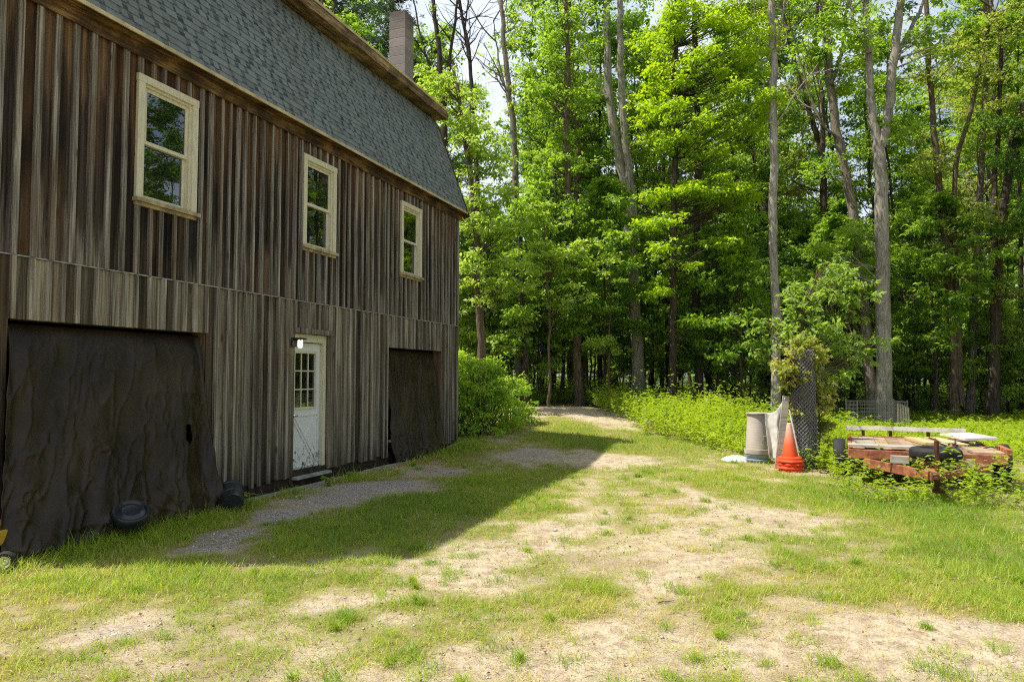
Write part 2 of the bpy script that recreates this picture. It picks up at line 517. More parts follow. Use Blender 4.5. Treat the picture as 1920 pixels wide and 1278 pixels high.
def np_obj(name, v, f, mat, parent=None, attrs=None, smooth=False):
    me = bpy.data.meshes.new(name)
    v = np.ascontiguousarray(v, dtype=np.float32); f = np.ascontiguousarray(f, dtype=np.int32)
    me.vertices.add(len(v)); me.vertices.foreach_set('co', v.ravel())
    k = f.shape[1]
    me.loops.add(f.size); me.loops.foreach_set('vertex_index', f.ravel())
    me.polygons.add(len(f)); me.polygons.foreach_set('loop_start', np.arange(len(f), dtype=np.int32) * k)
    if smooth: me.polygons.foreach_set('use_smooth', np.ones(len(f), dtype=bool))
    me.update(calc_edges=True)
    for an, d in (attrs or {}).items():
        a = me.attributes.new(an, 'FLOAT', 'POINT'); a.data.foreach_set('value', np.ascontiguousarray(d, dtype=np.float32))
    me.materials.append(M[mat])
    o = bpy.data.objects.new(name, me)
    COL.objects.link(o)
    if parent is not None: o.parent = parent
    return o


def unit(a):
    return a / (np.linalg.norm(a, axis=1, keepdims=True) + 1e-9)


def leaf_geo(p, axis, nrm, size, aspect=0.5, droop=0.12, belly=0.45):
    """kite shaped leaves: n x 4 vertices, slightly folded and drooping"""
    a = unit(axis)
    b = unit(np.cross(nrm, a))
    n = np.cross(a, b)
    L = np.asarray(size)[:, None] * np.ones((len(p), 1))
    w = L * aspect * 0.5
    v0 = p
    v1 = p + a * L * belly + b * w + n * L * 0.07
    v2 = p + a * L - n * L * droop
    v3 = p + a * L * belly - b * w + n * L * 0.07
    v = np.stack([v0, v1, v2, v3], 1).reshape(-1, 3)
    f = np.arange(len(p) * 4).reshape(-1, 4)
    return v, f


def copy_tree(o, parent=None):
    c = o.copy(); COL.objects.link(c)
    if parent is not None: c.parent = parent
    for ch in list(o.children):
        copy_tree(ch, c)
    return c


# ------------------------------------------------------------------ ground
BLOB_G = [  # photo-space guide points of grassy (+) and bare (-) patches, turned into world patches
    (150, 1010, 200, 35, .7), (330, 975, 150, 30, .7), (450, 935, 80, 20, .6), (660, 905, 60, 15, .6),
    (560, 1010, 200, 35, .6), (760, 950, 120, 35, .65), (900, 900, 120, 25, .6), (850, 850, 100, 12, .5), (1060, 830, 80, 10, .5),
    (250, 1085, 300, 25, .65), (620, 1075, 100, 18, .25), (50, 1130, 120, 35, .3),
    (1000, 930, 120, 40, .45), (1100, 890, 60, 20, .35), (1080, 800, 60, 12, .55), (1180, 830, 80, 12, .4),
    (1380, 890, 160, 20, .4), (1700, 950, 250, 35, .6), (1850, 1050, 150, 80, .6), (1500, 1010, 70, 20, .45),
    (1470, 1060, 60, 30, .4), (1700, 1110, 120, 40, .4), (1060, 1110, 60, 25, .25), (560, 1150, 60, 12, .25),
    (820, 1095, 90, 25, -.5), (930, 1040, 90, 25, -.55), (1040, 985, 70, 18, -.5), (1100, 865, 50, 12, -.7), (1190, 868, 40, 10, -.5),
    (1060, 765, 110, 11, -1.6), (1130, 782, 50, 8, -.6), (1250, 1070, 90, 35, -.4), (1150, 1200, 250, 40, -.3),
    (900, 1250, 200, 40, -.6), (1400, 1240, 200, 40, -.5), (1450, 970, 130, 25, -.8), (1340, 950, 60, 15, -.4),
    (1650, 1200, 200, 35, -.4), (1800, 1220, 200, 40, -.55), (600, 1130, 90, 15, -.5), (180, 1190, 70, 20, -.9), (400, 1240, 250, 25, -.35),
]
for pth in (((560, 1270), (700, 1180), (830, 1110), (900, 1070), (960, 1040), (1020, 1010), (1060, 985), (1100, 940), (1125, 900), (1140, 865)),
            ((1000, 1270), (1100, 1190), (1180, 1130), (1230, 1090), (1270, 1050), (1310, 1010), (1345, 975), (1300, 930))):
    for q in pth: BLOB_G.append((q[0], q[1], 20 + .075 * (q[1] - 702), 6 + .02 * (q[1] - 702), -.42))
BLOB_V = [(180, 1190, 70, 22, .62), (620, 1135, 70, 14, .55), (370, 1028, 60, 13, 1.0), (440, 1002, 70, 13, 1.0), (520, 968, 60, 12, 1.2),
          (620, 938, 80, 13, 1.1), (740, 912, 90, 13, 1.0), (830, 885, 70, 8, .7), (1000, 850, 60, 8, .8), (1850, 1180, 60, 20, .5), (650, 915, 100, 8, .6)]


def blobs(lst):
    out = []
    for px, py, rx, ry, w in lst:
        zq = 0.0
        for _ in range(12):
            g = gpt(px, py, zq)
            zq = .5 * zq + .5 * float(gz(g[0], min(g[1], 26.0)))
        Z = min(g[1], 25.0)
        out.append((g[0] * Z / g[1], Z, rx / FPX * Z, min(2.2, ry * Z * Z / (FPX * (CAM_H - zq))), w))
    return out


BG = blobs(BLOB_G); BV = blobs(BLOB_V)


def green(x, y):
    x = np.asarray(x, float); y = np.asarray(y, float)
    wx = x + (fbm(x * 1.3, y * 1.3, 3) - .5) * 0.9; wy = y + (fbm(x * 1.3 + 40, y * 1.3 + 7, 3) - .5) * 0.9
    s = 0.55 + 0 * x
    for a, b, rx, ry, w in BG:
        s = s + w * np.exp(-((wx - a) / rx) ** 2 - ((wy - b) / ry) ** 2)
    for a, b, rx, ry, w in BV:
        s = s - 0.8 * w * np.exp(-((wx - a) / rx) ** 2 - ((wy - b) / ry) ** 2)
    s = s + (fbm(x * 0.8 + 3, y * 0.8, 4) - .5) * 0.9 + (fbm(x * 3.5, y * 3.5, 4) - .5) * 1.0
    s = s + sstep(12, 17, y) * 0.35 * (np.abs(x - 1.3) > 2.0)
    return np.clip(s, 0, 1.2)


def gravel(x, y):
    x = np.asarray(x, float); y = np.asarray(y, float)
    wx = x + (fbm(x * 2.3, y * 2.3, 3) - .5) * 0.5; wy = y + (fbm(x * 2.3 + 40, y * 2.3 + 7, 3) - .5) * 0.5
    s = 0 * x
    for a, b, rx, ry, w in BV:
        s = s + w * np.exp(-((wx - a) / rx) ** 2 - ((wy - b) / ry) ** 2)
    return np.clip(s, 0, 1.2)


def axis_pts(lo, hi, dlo, dhi, step, grow):
    a = list(np.arange(dlo, dhi + 1e-6, step))
    s = step; x = a[-1]
    while x < hi:
        s *= grow; x += s; a.append(x)
    s = step; x = a[0]
    while x > lo:
        s *= grow; x -= s; a.insert(0, x)
    return np.array(a)


gx = axis_pts(-400, 400, -8, 12, 0.09, 1.16)
gy = axis_pts(-300, 600, 1.5, 20, 0.09, 1.16)
GX, GY = np.meshgrid(gx, gy, indexing='xy')
GZ = gz(GX, GY) + (fbm(GX * 3, GY * 3, 3) - .5) * 0.022 * (np.abs(GX) < 14) * (GY < 24) * (GY > 1)
nx, ny = len(gx), len(gy)
ii = np.arange(ny - 1)[:, None] * nx + np.arange(nx - 1)[None]
gf = np.stack([ii, ii + 1, ii + nx + 1, ii + nx], -1).reshape(-1, 4)
forest = sstep(22.5, 26, GY + 0.25 * np.abs(GX - 4)) + sstep(-9, -11, GX)
ground = np_obj('ground', np.stack([GX, GY, GZ], -1).reshape(-1, 3), gf, 'yard_ground', None,
                {'green': green(GX, GY).ravel(), 'gravel': gravel(GX, GY).ravel(), 'forest': np.clip(forest, 0, 1).ravel()}, True)
tagp(ground, kind='structure')

# ------------------------------------------------------------------ barn
TH = math.atan(465 / 1300.0)
DV = Vector((math.sin(TH), math.cos(TH), 0)); NV = Vector((math.cos(TH), -math.sin(TH), 0))
U0, U1 = 4.12, 14.57
SH = (9.3, 3.6, 0)


def bw(u, y, z=0.0):
    """barn coordinates (along wall, inward, up) to world"""
    p = -6.575 * NV + u * DV - y * NV
    return (p.x, p.y, z)


bo = bw(9.3, 3.6)
barn = empty('barn', bo, math.pi / 2 - TH,
             'weathered board-and-batten barn with grey shingled gambrel roof and brown tarps over its openings', 'barn')


def bmb(): return MB(SH)


EAVE = (-0.20, 5.44); BRK = (0.62, 7.70); RIDGE = (3.6, 9.15); BW = 7.2
W_Z = (3.66, 5.07)
WINS = [(5.78, 6.66), (8.78, 9.65), (11.85, 12.71)]
GAR1 = (4.46, 6.90, 2.20); GAR2 = (11.46, 13.75, 2.19); DOOR = (8.67, 9.53, 2.30)
MIDZ = 2.79


def siding(z0, z1, holes, seed, gap_bottom=0.0):
    rs = random.Random(seed)
    mb = bmb()
    edges = [U0]
    while edges[-1] < U1 - 0.26:
        edges.append(edges[-1] + rs.choice([0.14, 0.155, 0.17, 0.18, 0.18, 0.19, 0.21]))
    edges.append(U1)
    rn = [rs.random() for _ in edges]
    fr = sorted(set(edges) | {h[0] for h in holes} | {h[1] for h in holes})
    segs = []
    for a, b in zip(fr[:-1], fr[1:]):
        if b - a < 1e-4: continue
        mid = (a + b) / 2
        k = max(i for i, e in enumerate(edges) if e <= mid + 1e-6)
        iv = [(z0 + (rs.uniform(-.02, .05) if gap_bottom else 0), z1)]
        for h in holes:
            if h[0] - 1e-6 <= mid <= h[1] + 1e-6:
                nv = []
                for lo, hi in iv:
                    if h[2] > lo: nv.append((lo, min(hi, h[2])))
                    if h[3] < hi: nv.append((max(lo, h[3]), hi))
                iv = [q for q in nv if q[1] - q[0] > 0.01]
        dy = rs.uniform(-.003, .003)
        for lo, hi in iv:
            mb.box(a + .0015, b - .0015, -0.022 + dy, 0.0, lo, hi, rn[k])
    # battens
    for i, e in enumerate(edges[1:-1]):
        w = rs.uniform(.019, .031); th = rs.uniform(.026, .036); r = rs.random()
        lean = rs.uniform(-.006, .006)
        iv = [(z0 + (rs.uniform(-.03, .05) if gap_bottom else 0), z1)]
        for h in holes:
            if h[0] - w <= e <= h[1] + w:
                nv = []
                for lo, hi in iv:
                    if h[2] > lo: nv.append((lo, min(hi, h[2])))
                    if h[3] < hi: nv.append((max(lo, h[3]), hi))
                iv = [q for q in nv if q[1] - q[0] > 0.01]
        for lo, hi in iv:
            vs = [(e - w, -.0265 - th, lo), (e + w, -.0265 - th, lo), (e + w, -.02, lo), (e - w, -.02, lo),
                  (e - w + lean, -.0265 - th, hi), (e + w + lean, -.0265 - th, hi), (e + w + lean, -.02, hi), (e - w + lean, -.02, hi)]
            mb.add(vs, [(0, 3, 2, 1), (4, 5, 6, 7), (0, 1, 5, 4), (1, 2, 6, 5), (2, 3, 7, 6), (3, 0, 4, 7)], r, 1.0)
    return mb


wh = [(a + .03, b - .03, W_Z[0] - .05, W_Z[1] - .02) for a, b in WINS]
up = siding(MIDZ + 0.012, 5.40, wh, 5)
lo = siding(0.16, MIDZ - 0.004, [(GAR1[0], GAR1[1], 0, GAR1[2]), (GAR2[0], GAR2[1], 0, GAR2[2]), (DOOR[0], DOOR[1], 0, DOOR[2])], 9, 1)
# gable ends and back wall (board strips)
for (ue, sgn) in ((U0, -1), (U1, 1)):
    rs = random.Random(ue)
    yy = 0.0
    while yy < BW - .01:
        y2 = min(BW, yy + 0.2); ym = (yy + y2) / 2
        d = min(ym, BW - ym)
        top = 5.5 + d * (7.55 - 5.5) / 0.70 if d < 0.70 else 7.55 + (d - .70) * (9.05 - 7.55) / 2.9
        a, b = sorted((ue + sgn * 0.0, ue + sgn * 0.022))
        up.box(a, b, yy + .001, y2 - .001, 2.25, top, rs.random())
        a, b = sorted((ue - sgn * 0.03, ue - sgn * 0.008))
        lo.box(a, b, yy + .001, y2 - .001, 0.15, 2.30, rs.random())
        a, b = sorted((ue + sgn * 0.0225, ue + sgn * 0.045))
        up.box(a, b, yy - .03, yy + .03, 2.25, top - .05, rs.random(), 1.0)
        yy = y2
for k in range(52):
    u = U0 + k * 0.2009
    lo.box(u, u + .199, BW, BW + .022, 0.15, 5.5, random.random())
up.build('upper_siding', 'siding_upper', barn)
lo.build('lower_siding', 'siding_lower', barn)
# corner trim board
mb = bmb()
mb.box(U1 - .005, U1 + .024, -.055, .09, 2.22, 5.42, .8, .7)
mb.box(U1 - .06, U1 - .006, -.0555, -.03, .2, 2.775, .7, .7)
mb.build('corner_board', 'siding_lower', barn)
# flashing line between the two rows of boards
mb = bmb()
u = U0
rs = random.Random(2)
while u < U1:
    L = rs.uniform(1.6, 2.6)
    dz = rs.uniform(-.004, .004)
    mb.box(u, min(U1, u + L) - .006, -.044 - rs.uniform(0, .008), .0, MIDZ - .003 + dz, MIDZ + .010 + dz)
    u += L
mb.build('flashing_strip', 'flashing', barn)
# slab
mb = bmb()
rs = random.Random(4)
u = U0 - .1
while u < U1 + .1:
    L = rs.uniform(.5, .9)
    mb.box(u, u + L - .004, -.20 - rs.uniform(0, .03), -.145, -.35, .035 + rs.uniform(-.015, .012), rs.random())
    u += L
mb.build('foundation', 'concrete', barn)
mb = bmb(); mb.box(U0 + .04, U1 - .06, .012, .14, -.1, .24, .2); mb.box(U0 + .02, U1 - .02, -.144, 7.19, -.3, .018)
mb.build('footing', 'dark_soil', barn)
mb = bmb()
# added near-black lining that keeps the inside dark
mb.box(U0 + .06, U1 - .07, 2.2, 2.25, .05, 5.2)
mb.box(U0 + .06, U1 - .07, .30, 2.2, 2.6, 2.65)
mb.build('dark_lining', 'dark_inside', barn)
# jambs / headers of openings
for a, b, h in (GAR1, GAR2, (DOOR[0], DOOR[1], DOOR[2])):
    mb = bmb()
    mb.box(a - .06, a - .001, .001, .20, .06, h, .4)
    mb.box(b + .001, b + .06, .001, .20, .06, h, .6)
    mb.box(a - .06, b + .06, .001, .20, h + .001, h + .14, .3)
    mb.build('opening_lining', 'jamb_wood', barn)


def windows():
    for (a, b) in WINS:
        z0, z1 = W_Z
        c = bmb(); t = .086
        c.box(a, a + t, -.062, -.002, z0, z1 - t, .4)
        c.box(b - t, b, -.062, -.002, z0, z1 - t, .6)
        c.box(a - .004, b + .004, -.065, -.002, z1 - t + .001, z1, .5)
        # stepped inner stops
        c.box(a + t, a + t + .03, -.035, .07, z0 + .02, z1 - t - .03, .5)
        c.box(b - t - .03, b - t, -.035, .07, z0 + .02, z1 - t - .03, .5)
        c.box(a + t, b - t, -.036, .07, z1 - t - .03, z1 - t, .5)
        w = c.build('window', 'trim_paint', barn)
        s = bmb()
        s.box(a - .02, b + .03, -.10, -.002, z0 - .045, z0 - .001, .4)
        s.box(a + .0, b - .0, -.06, -.003, z0 - .085, z0 - .046, .3)
        s.build('sill', 'sill_wood', w)
        ia, ib = a + t + .03, b - t - .03
        zm = z0 + (z1 - z0) * .47
        zt = z1 - t - .03
        for (q0, q1, yy) in ((zm - .02, zt, -.012), (z0 + .02, zm + .02, .022)):
            s = bmb(); k = .042
            s.box(ia + .001, ia + k, yy, yy + .03, q0, q1, .5)
            s.box(ib - k, ib - .001, yy, yy + .03, q0, q1, .5)
            s.box(ia + k, ib - k, yy + .001, yy + .029, q0, q0 + k, .5)
            s.box(ia + k, ib - k, yy + .001, yy + .029, q1 - k, q1, .5)
            s.build('sash', 'trim_paint', w)
            g = bmb()
            g.box(ia + k + .001, ib - k - .001, yy + .012, yy + .018, q0 + k + .001, q1 - k - .001)
            g.build('pane', 'window_glass', w)


windows()

# door
a, b, h = DOOR
yd = .09
dz0, dz1 = .20, 2.17
c = bmb()
c.box(a + .002, a + .05, .02, .20, .16, dz1 + .01, .5)
c.box(b - .07, b - .002, .02, .20, .16, dz1 + .01, .5)
c.box(a + .002, b - .002, .018, .20, dz1 + .011, h - .002, .5)
dr = c.build('door', 'trim_paint', barn)
da, db = a + .052, b - .072
s = bmb()
wz0, wz1 = 1.17, 2.02
s.box(da, db, yd, yd + .045, dz0, wz0, .5)
s.box(da, db, yd, yd + .045, wz1, dz1, .5)
s.box(da, da + .10, yd, yd + .045, wz0 + .001, wz1 - .001, .5)
s.box(db - .12, db, yd, yd + .045, wz0 + .001, wz1 - .001, .5)
# cross-buck mouldings
pa, pb, pz0, pz1 = da + .08, db - .09, .30, 1.02
mold = .018
for (p, q) in (((pa, pz0), (pb, pz1)), ((pa, pz1), (pb, pz0))):
    for off in (-.035, .035):
        s.bar((p[0] + off, yd - .004, p[1]), (q[0] + off, yd - .004, q[1]), .012, .016, up=(0, 1, 0))
s.bar((pa - .03, yd - .004, pz1 + .03), (pb + .03, yd - .004, pz1 + .03), .014, .016)
s.bar((pa - .03, yd - .004, pz0 - .03), (pb + .03, yd - .004, pz0 - .03), .014, .016)
s.bar((pa - .035, yd - .004, pz0 - .02), (pa - .035, yd - .004, pz1 + .02), .014, .016)
s.bar((pb + .035, yd - .004, pz0 - .02), (pb + .035, yd - .004, pz1 + .02), .014, .016)
s.build('door_panel', 'door_paint', dr)
g = bmb()
g.box(da + .101, db - .121, yd + .018, yd + .024, wz0 + .002, wz1 - .002)
g.build('pane', 'window_glass', dr)
s = bmb()
ga, gb = da + .10, db - .12
for k in (1, 2):
    uu = ga + (gb - ga) * k / 3
    s.box(uu - .009, uu + .009, yd + .004, yd + .016, wz0 + .002, wz1 - .002)
for k in (1, 2):
    zz = wz0 + (wz1 - wz0) * k / 3
    s.box(ga, gb, yd + .003, yd + .015, zz - .009, zz + .009)
s.box(ga - .03, gb + .03, yd - .012, yd - .001, wz0 - .025, wz0 + .012)
s.box(ga - .03, gb + .03, yd - .012, yd - .001, wz1 - .012, wz1 + .025)
s.box(ga - .03, ga - .002, yd - .011, yd - .001, wz0 + .013, wz1 - .013)
s.box(gb + .002, gb + .03, yd - .011, yd - .001, wz0 + .013, wz1 - .013)
s.build('glazing_bars', 'trim_paint', dr)
s = bmb()
s.box(a + .003, b + .02, -.10, .16, .12, .155)
s.build('threshold', 'concrete', dr)
s = bmb()
s.box(a - .04, b + .06, -.075, -.046, h + .005, h + .085, .5, .6)
s.build('lintel_board', 'siding_lower', dr)
s = bmb()
mt = Matrix.Translation((da + .055, yd - .05, 1.06)) @ Matrix.Rotation(math.pi / 2, 4, 'X')
s.lathe([(0, -.03), (.02, -.03), (.028, -.015), (.02, 0), (.01, .01), (.01, .05)], 14, mt)
s.build('door_knob', 'chrome', dr, True)

# wall lamp beside the door
s = bmb()
lu, lz = 8.60, 2.16
s.box(lu - .05, lu + .05, -.075, -.05, lz - .07, lz + .07)
s.box(lu - .03, lu + .03, -.20, -.075, lz + .02, lz + .06)
s.box(lu - .062, lu + .062, -.24, -.10, lz + .035, lz + .062)
lamp = s.build('wall_lamp', 'black_metal', barn, False, .006)
s = bmb()
mt = Matrix.Translation((lu, -.17, lz - .062))
s.lathe([(0, -.02), (.026, -.02), (.036, -.0), (.036, .085), (.03, .094), (0, .094)], 16, mt)
s.build('lamp_glass', 'lamp_glow', lamp, True)

# roof
RU0, RU1 = U0 - .06, U1 + .17
ey, ez = EAVE; by, bz = BRK
sl = math.hypot(by - ey, bz - ez)
sy, sz = (by - ey) / sl, (bz - ez) / sl
ny_, nz_ = -sz, sy  # outward normal in (y,z)


def rp(u, s_, hh): return (u, ey + sy * s_ + ny_ * hh, ez + sz * s_ + nz_ * hh)


mb = bmb()
rs = random.Random(21)
NC = 22
ex = sl / NC
# deck under the shingles, then every course of tabs
def quadbox(u0, u1, s0, s1, h0a, h0b, h1a, h1b, rnd):
    vs = [rp(u0, s0, h0a), rp(u1, s0, h0a), rp(u1, s1, h1a), rp(u0, s1, h1a), rp(u0, s0, h0b), rp(u1, s0, h0b), rp(u1, s1, h1b), rp(u0, s1, h1b)]
    mb.add(vs, [(0, 3, 2, 1), (4, 5, 6, 7), (0, 1, 5, 4), (1, 2, 6, 5), (2, 3, 7, 6), (3, 0, 4, 7)], rnd)


quadbox(RU0, RU1, 0, sl, -.03, -.001, -.03, -.001, .3)
for c_ in range(NC):
    s0 = c_ * ex; s1 = min(sl, s0 + ex * 1.25)
    u = RU0 - rs.random() * .2
    quadbox(RU0, RU1, s0 + .002, s1, .0, .006, .0, .0015, .32)
    while u < RU1:
        w = rs.uniform(.08, .17); gap = rs.choice([0.0, 0.0, .04, .07, .10])
        a_, b_ = max(RU0, u), min(RU1, u + w)
        if b_ - a_ > .02:
            tone = rs.choice([.5, .6, .65, .7]) + rs.uniform(-.1, .1)
            quadbox(a_, b_, s0 - .004, s1, .0062, .0135, .0016, .003, tone)
        if gap and b_ < RU1 - gap:
            quadbox(b_ + .001, b_ + gap - .001, s0 - .001, s0 + ex * rs.uniform(.45, .8), .0061, .0072, .0022, .0030, rs.uniform(.02, .22))
        u += w + gap
# back slope and two upper slopes, plain courses
def slope(y0, z0, y1, z1, n):
    L = math.hypot(y1 - y0, z1 - z0)
    for c_ in range(n):
        ta, tb = c_ / n, min(1, (c_ + 1.15) / n)
        ya, za, yb, zb = y0 + (y1 - y0) * ta, z0 + (z1 - z0) * ta, y0 + (y1 - y0) * tb, z0 + (z1 - z0) * tb
        u = RU0
        while u < RU1 - .01:
            w = min(RU1 - u, rs.uniform(.5, 1.0))
            vs = [(u, ya, za), (u + w, ya, za), (u + w, yb, zb), (u, yb, zb), (u, ya, za + .02), (u + w, ya, za + .02), (u + w, yb, zb + .008), (u, yb, zb + .008)]
            mb.add(vs, [(0, 3, 2, 1), (4, 5, 6, 7), (0, 1, 5, 4), (1, 2, 6, 5), (2, 3, 7, 6), (3, 0, 4, 7)], rs.uniform(.3, .8))
            u += w


slope(.36, 7.93, 3.6, 9.30, 20)
slope(BW - .36, 7.93, 3.6, 9.30, 20)
slope(BW + .2, 5.44, BW - .62, 7.70, 14)
roof = mb.build('roof', 'shingles', barn)
mb = bmb()
u = RU0
while u < RU1:
    L = rs.uniform(2.8, 4.2); v_ = min(RU1, u + L)
    r_ = rs.random()
    mb.box(u, v_ - .004, -.075, -.058 - .0, 5.255, 5.405, r_)          # frieze board on the wall
    mb.box(u, v_ - .004, -.205, -.055, 5.405, 5.43, rs.random())       # soffit
    u += L
mb.build('eave_board', 'eave_wood', roof)
mb = bmb()
mb.box(RU0, RU1, -.222, -.203, 5.408, 5.452)
mb.box(RU0, RU1, .318, .334, 7.905, 7.952)
mb.build('drip_edge', 'drip_metal', roof)
mb = bmb()
u = RU0
while u < RU1:
    L = rs.uniform(1.8, 3.6); v_ = min(RU1 + .05, u + L)
    mb.box(u, v_ - .004, .335, .36, 7.735 + rs.uniform(-.004, .004), 7.90, rs.random())
    mb.box(u, v_ - .004, .361, .72, 7.745, 7.77, rs.random())
    u += L
mb.build('fascia_board', 'fascia_wood', roof)
for ue in (RU0 + .001, RU1 - .026):
    mb = bmb()
    for (y0, z0, y1, z1) in ((-.19, 5.40, .62, 7.64), (.40, 7.88, 3.6, 9.24), (BW - .40, 7.88, 3.6, 9.24), (BW + .19, 5.40, BW - .62, 7.64)):
        mb.bar((ue + .012, y0, z0 - .08), (ue + .012, y1, z1 - .08), .024, .16, .5, up=(1, 0, 0) if False else (0, 0, 1))
    mb.build('rake_board', 'eave_wood', roof)
# chimney
mb = bmb(); mo = bmb()
cu, cy = 13.92, 1.12
zc = 7.3; k = 0
while zc < 9.93:
    h_ = .195 if zc < 9.7 else 10.0 - zc - .012
    j = .0
    mb.box(cu - .205 + j, cu + .205 + j, cy - .205, cy + .205, zc, zc + h_, rs.random())
    zc += h_ + .012; k += 1
ch = mb.build('chimney', 'chimney_block', roof, False, .006)
mo.box(cu - .199, cu + .199, cy - .199, cy + .199, 7.3, 9.96)
mo.build('mortar_joints', 'mortar', ch)

# ------------------------------------------------------------------ tarps
def tarp(name, label, ua, ub, ztop, spread, bulge, loc_u, pool, seed, y_top=.12, hole=None):
    nu, nt = 200, 190
    s_, t_ = np.meshgrid(np.linspace(0, 1, nu), np.linspace(0, 1, nt))
    k = seed * 13.7
    u = ua + (ub - ua) * s_ + spread[0] * (1 - s_) * t_ ** 1.4 + spread[1] * s_ * t_ ** 1.6
    z = ztop * (1 - t_) + .03 * t_
    y = y_top - bulge * t_ ** .8
    rip = np.sin(s_ * 16 + 2.5 * vnoise(s_ * 3 + k, t_ * 2) + t_ * 3) * .016
    rip2 = (fbm(s_ * 7 + k, t_ * 1.6 + k, 3) - .5) * .10 + (fbm(s_ * 20 + k + t_ * 2, t_ * 4 + k, 3) - .5) * .012
    ridge = (1 - np.abs(2 * fbm(s_ * 5 + k + t_ * 1.0, t_ * 1.6 + k, 2) - 1)) ** 6
    diag = (1 - np.abs(2 * ((s_ * 2.2 + t_ * 1.1 + 0.25 * vnoise(s_ * 3, t_ * 3 + k)) % 1) - 1)) ** 4 * .02 + ridge * .05 + (1 - np.abs(2 * fbm(s_ * 14 + t_ * 3, t_ * 5 + k, 3) - 1)) ** 8 * .03 + (1 - np.abs(2 * fbm(s_ * 9 - t_ * 4 + k, t_ * 5, 2) - 1)) ** 5 * .018 * (.3 + sstep(.5, .9, t_))
    y = y - (rip + rip2 + diag) * (0.25 + .75 * t_) * sstep(0, .12, t_)
    # slumped folds near the ground
    low = sstep(.72, 1.0, t_)
    y = y - low * (.05 + .15 * (fbm(s_ * 5 + k, t_ * 6, 3) - .35)) * (0.5 + pool)
    z = z + low * .16 * (fbm(s_ * 5 + 3 + k, t_ * 9, 3) - .5)
    for c0, wd, dp in ((0.03, .035, .10), (0.955, .045, .10)):
        y = y + np.exp(-((s_ - c0 - .015 * np.sin(t_ * 5)) / wd) ** 2) * dp * t_ * (1 - .4 * t_)
    z = np.maximum(z, .05 + .02 * vnoise(s_ * 20, t_ * 4))
    out_ = np.maximum(sstep(.05, -.02, u - loc_u[0]), sstep(-.06, .0, u - loc_u[1]))
    y = y * (1 - out_) + np.minimum(y, -.08) * out_
    P = np.stack([u - (ua + ub) / 2, y, z], -1).reshape(-1, 3)
    i = np.arange(nt - 1)[:, None] * nu + np.arange(nu - 1)[None]
    f = np.stack([i, i + 1, i + nu + 1, i + nu], -1).reshape(-1, 4)
    if hole:
        S = s_.ravel()[f].mean(1); T = t_.ravel()[f].mean(1)
        keep = ((S - hole[0]) / hole[2]) ** 2 + ((T - hole[1]) / hole[3]) ** 2 > 1 + .3 * np.sin(T * 90)
        f = f[keep]
    o = np_obj(name, P, f, 'tarp_cloth', None, None, True)
    o.location = bw((ua + ub) / 2, 0, 0)
    o.rotation_euler = (0, 0, math.pi / 2 - TH)
    so = o.modifiers.new('thick', 'SOLIDIFY'); so.thickness = .004
    tagp(o, label, 'tarp')
    return o


tarp('tarp', 'wide dark brown tarp bulging from the near garage opening, with a hole in it', 4.47, 6.86, 2.165, (-.22, .04), .46, (4.46, 6.90), .45, 1, .13, (.845, .565, .024, .055))
tarp('tarp', 'narrower dark brown tarp hanging in the far opening by the barn corner', 11.50, 13.60, 2.16, (-.03, .06), .30, (11.46, 13.75), .25, 4, .16)

# ------------------------------------------------------------------ things along the barn foot
def lathe_thing(name, prof, mat, loc, rot, label, cat, n=36):
    mb = MB(); mb.lathe(prof, n)
    o = mb.build(name, mat, None, True)
    o.location = loc; o.rotation_euler = rot
    return tagp(o, label, cat)


p = bw(5.46, -.46, .25)
disc = lathe_thing('plastic_disc', [(0, .045), (.07, .046), (.085, .05), (.10, .035), (.135, .03), (.15, .05), (.168, .052), (.182, .035), (.186, .0), (.18, -.04), (.165, -.045), (.16, -.02), (0, -.015)],
                  'black_plastic', p, (R(28), R(8), R(20)), 'round black plastic disc lying tilted against the foot of the wide tarp', 'disc')
p = bw(6.98, -.40, .17)
lathe_thing('plastic_bucket', [(0, -.19), (.12, -.19), (.128, -.17), (.135, -.06), (.145, -.055), (.145, -.03), (.138, -.025), (.145, .12), (.158, .125), (.158, .16), (.148, .165), (.14, .16), (.128, -.15), (0, -.16)],
            'black_plastic', p, (R(74), R(0), R(205)), 'black plastic bucket tipped on its side where the tarp meets the boards', 'bucket')

# small yellow machine at the very left
pm = bw(4.37, -.33, 0)
mow = empty('lawn_mower', pm, R(8), 'yellow wheeled machine beside the foot of the wide tarp, cut by the frame', 'mower')
mb = MB(); mb.box(-.52, -.06, -.2, .2, .185, .315); mb.box(-.42, -.1, -.14, .14, .316, .38)
mb.build('body', 'yellow_paint', mow, False, .018)
for wx, wy in ((.06, -.235), (.06, .235), (-.46, -.235), (-.46, .235)):
    mt = Matrix.Translation((wx, wy, .088)) @ Matrix.Rotation(math.pi / 2, 4, 'X')
    mb = MB(); mb.lathe([(.061, -.022), (.075, -.025), (.088, -.014), (.088, .014), (.075, .025), (.05, .022), (.05, -.022)], 28, mt)
    w = mb.build('wheel', 'tyre_rubber', mow, True)
    mb = MB(); mb.lathe([(0, -.028), (.02, -.034), (.03, -.026), (.062, -.028), (.062, .018), (.03, .012), (.02, .024), (0, .02)], 24, mt)
    mb.build('rim', 'chrome', w, True)
mb = MB()
mb.tube([(-.45, -.15, .28), (-.9, -.16, .75), (-1.05, -.16, .9), (-1.05, .16, .9), (-.9, .16, .75), (-.45, .15, .28)], .011, 8)
mb.build('handle', 'black_metal', mow, True)

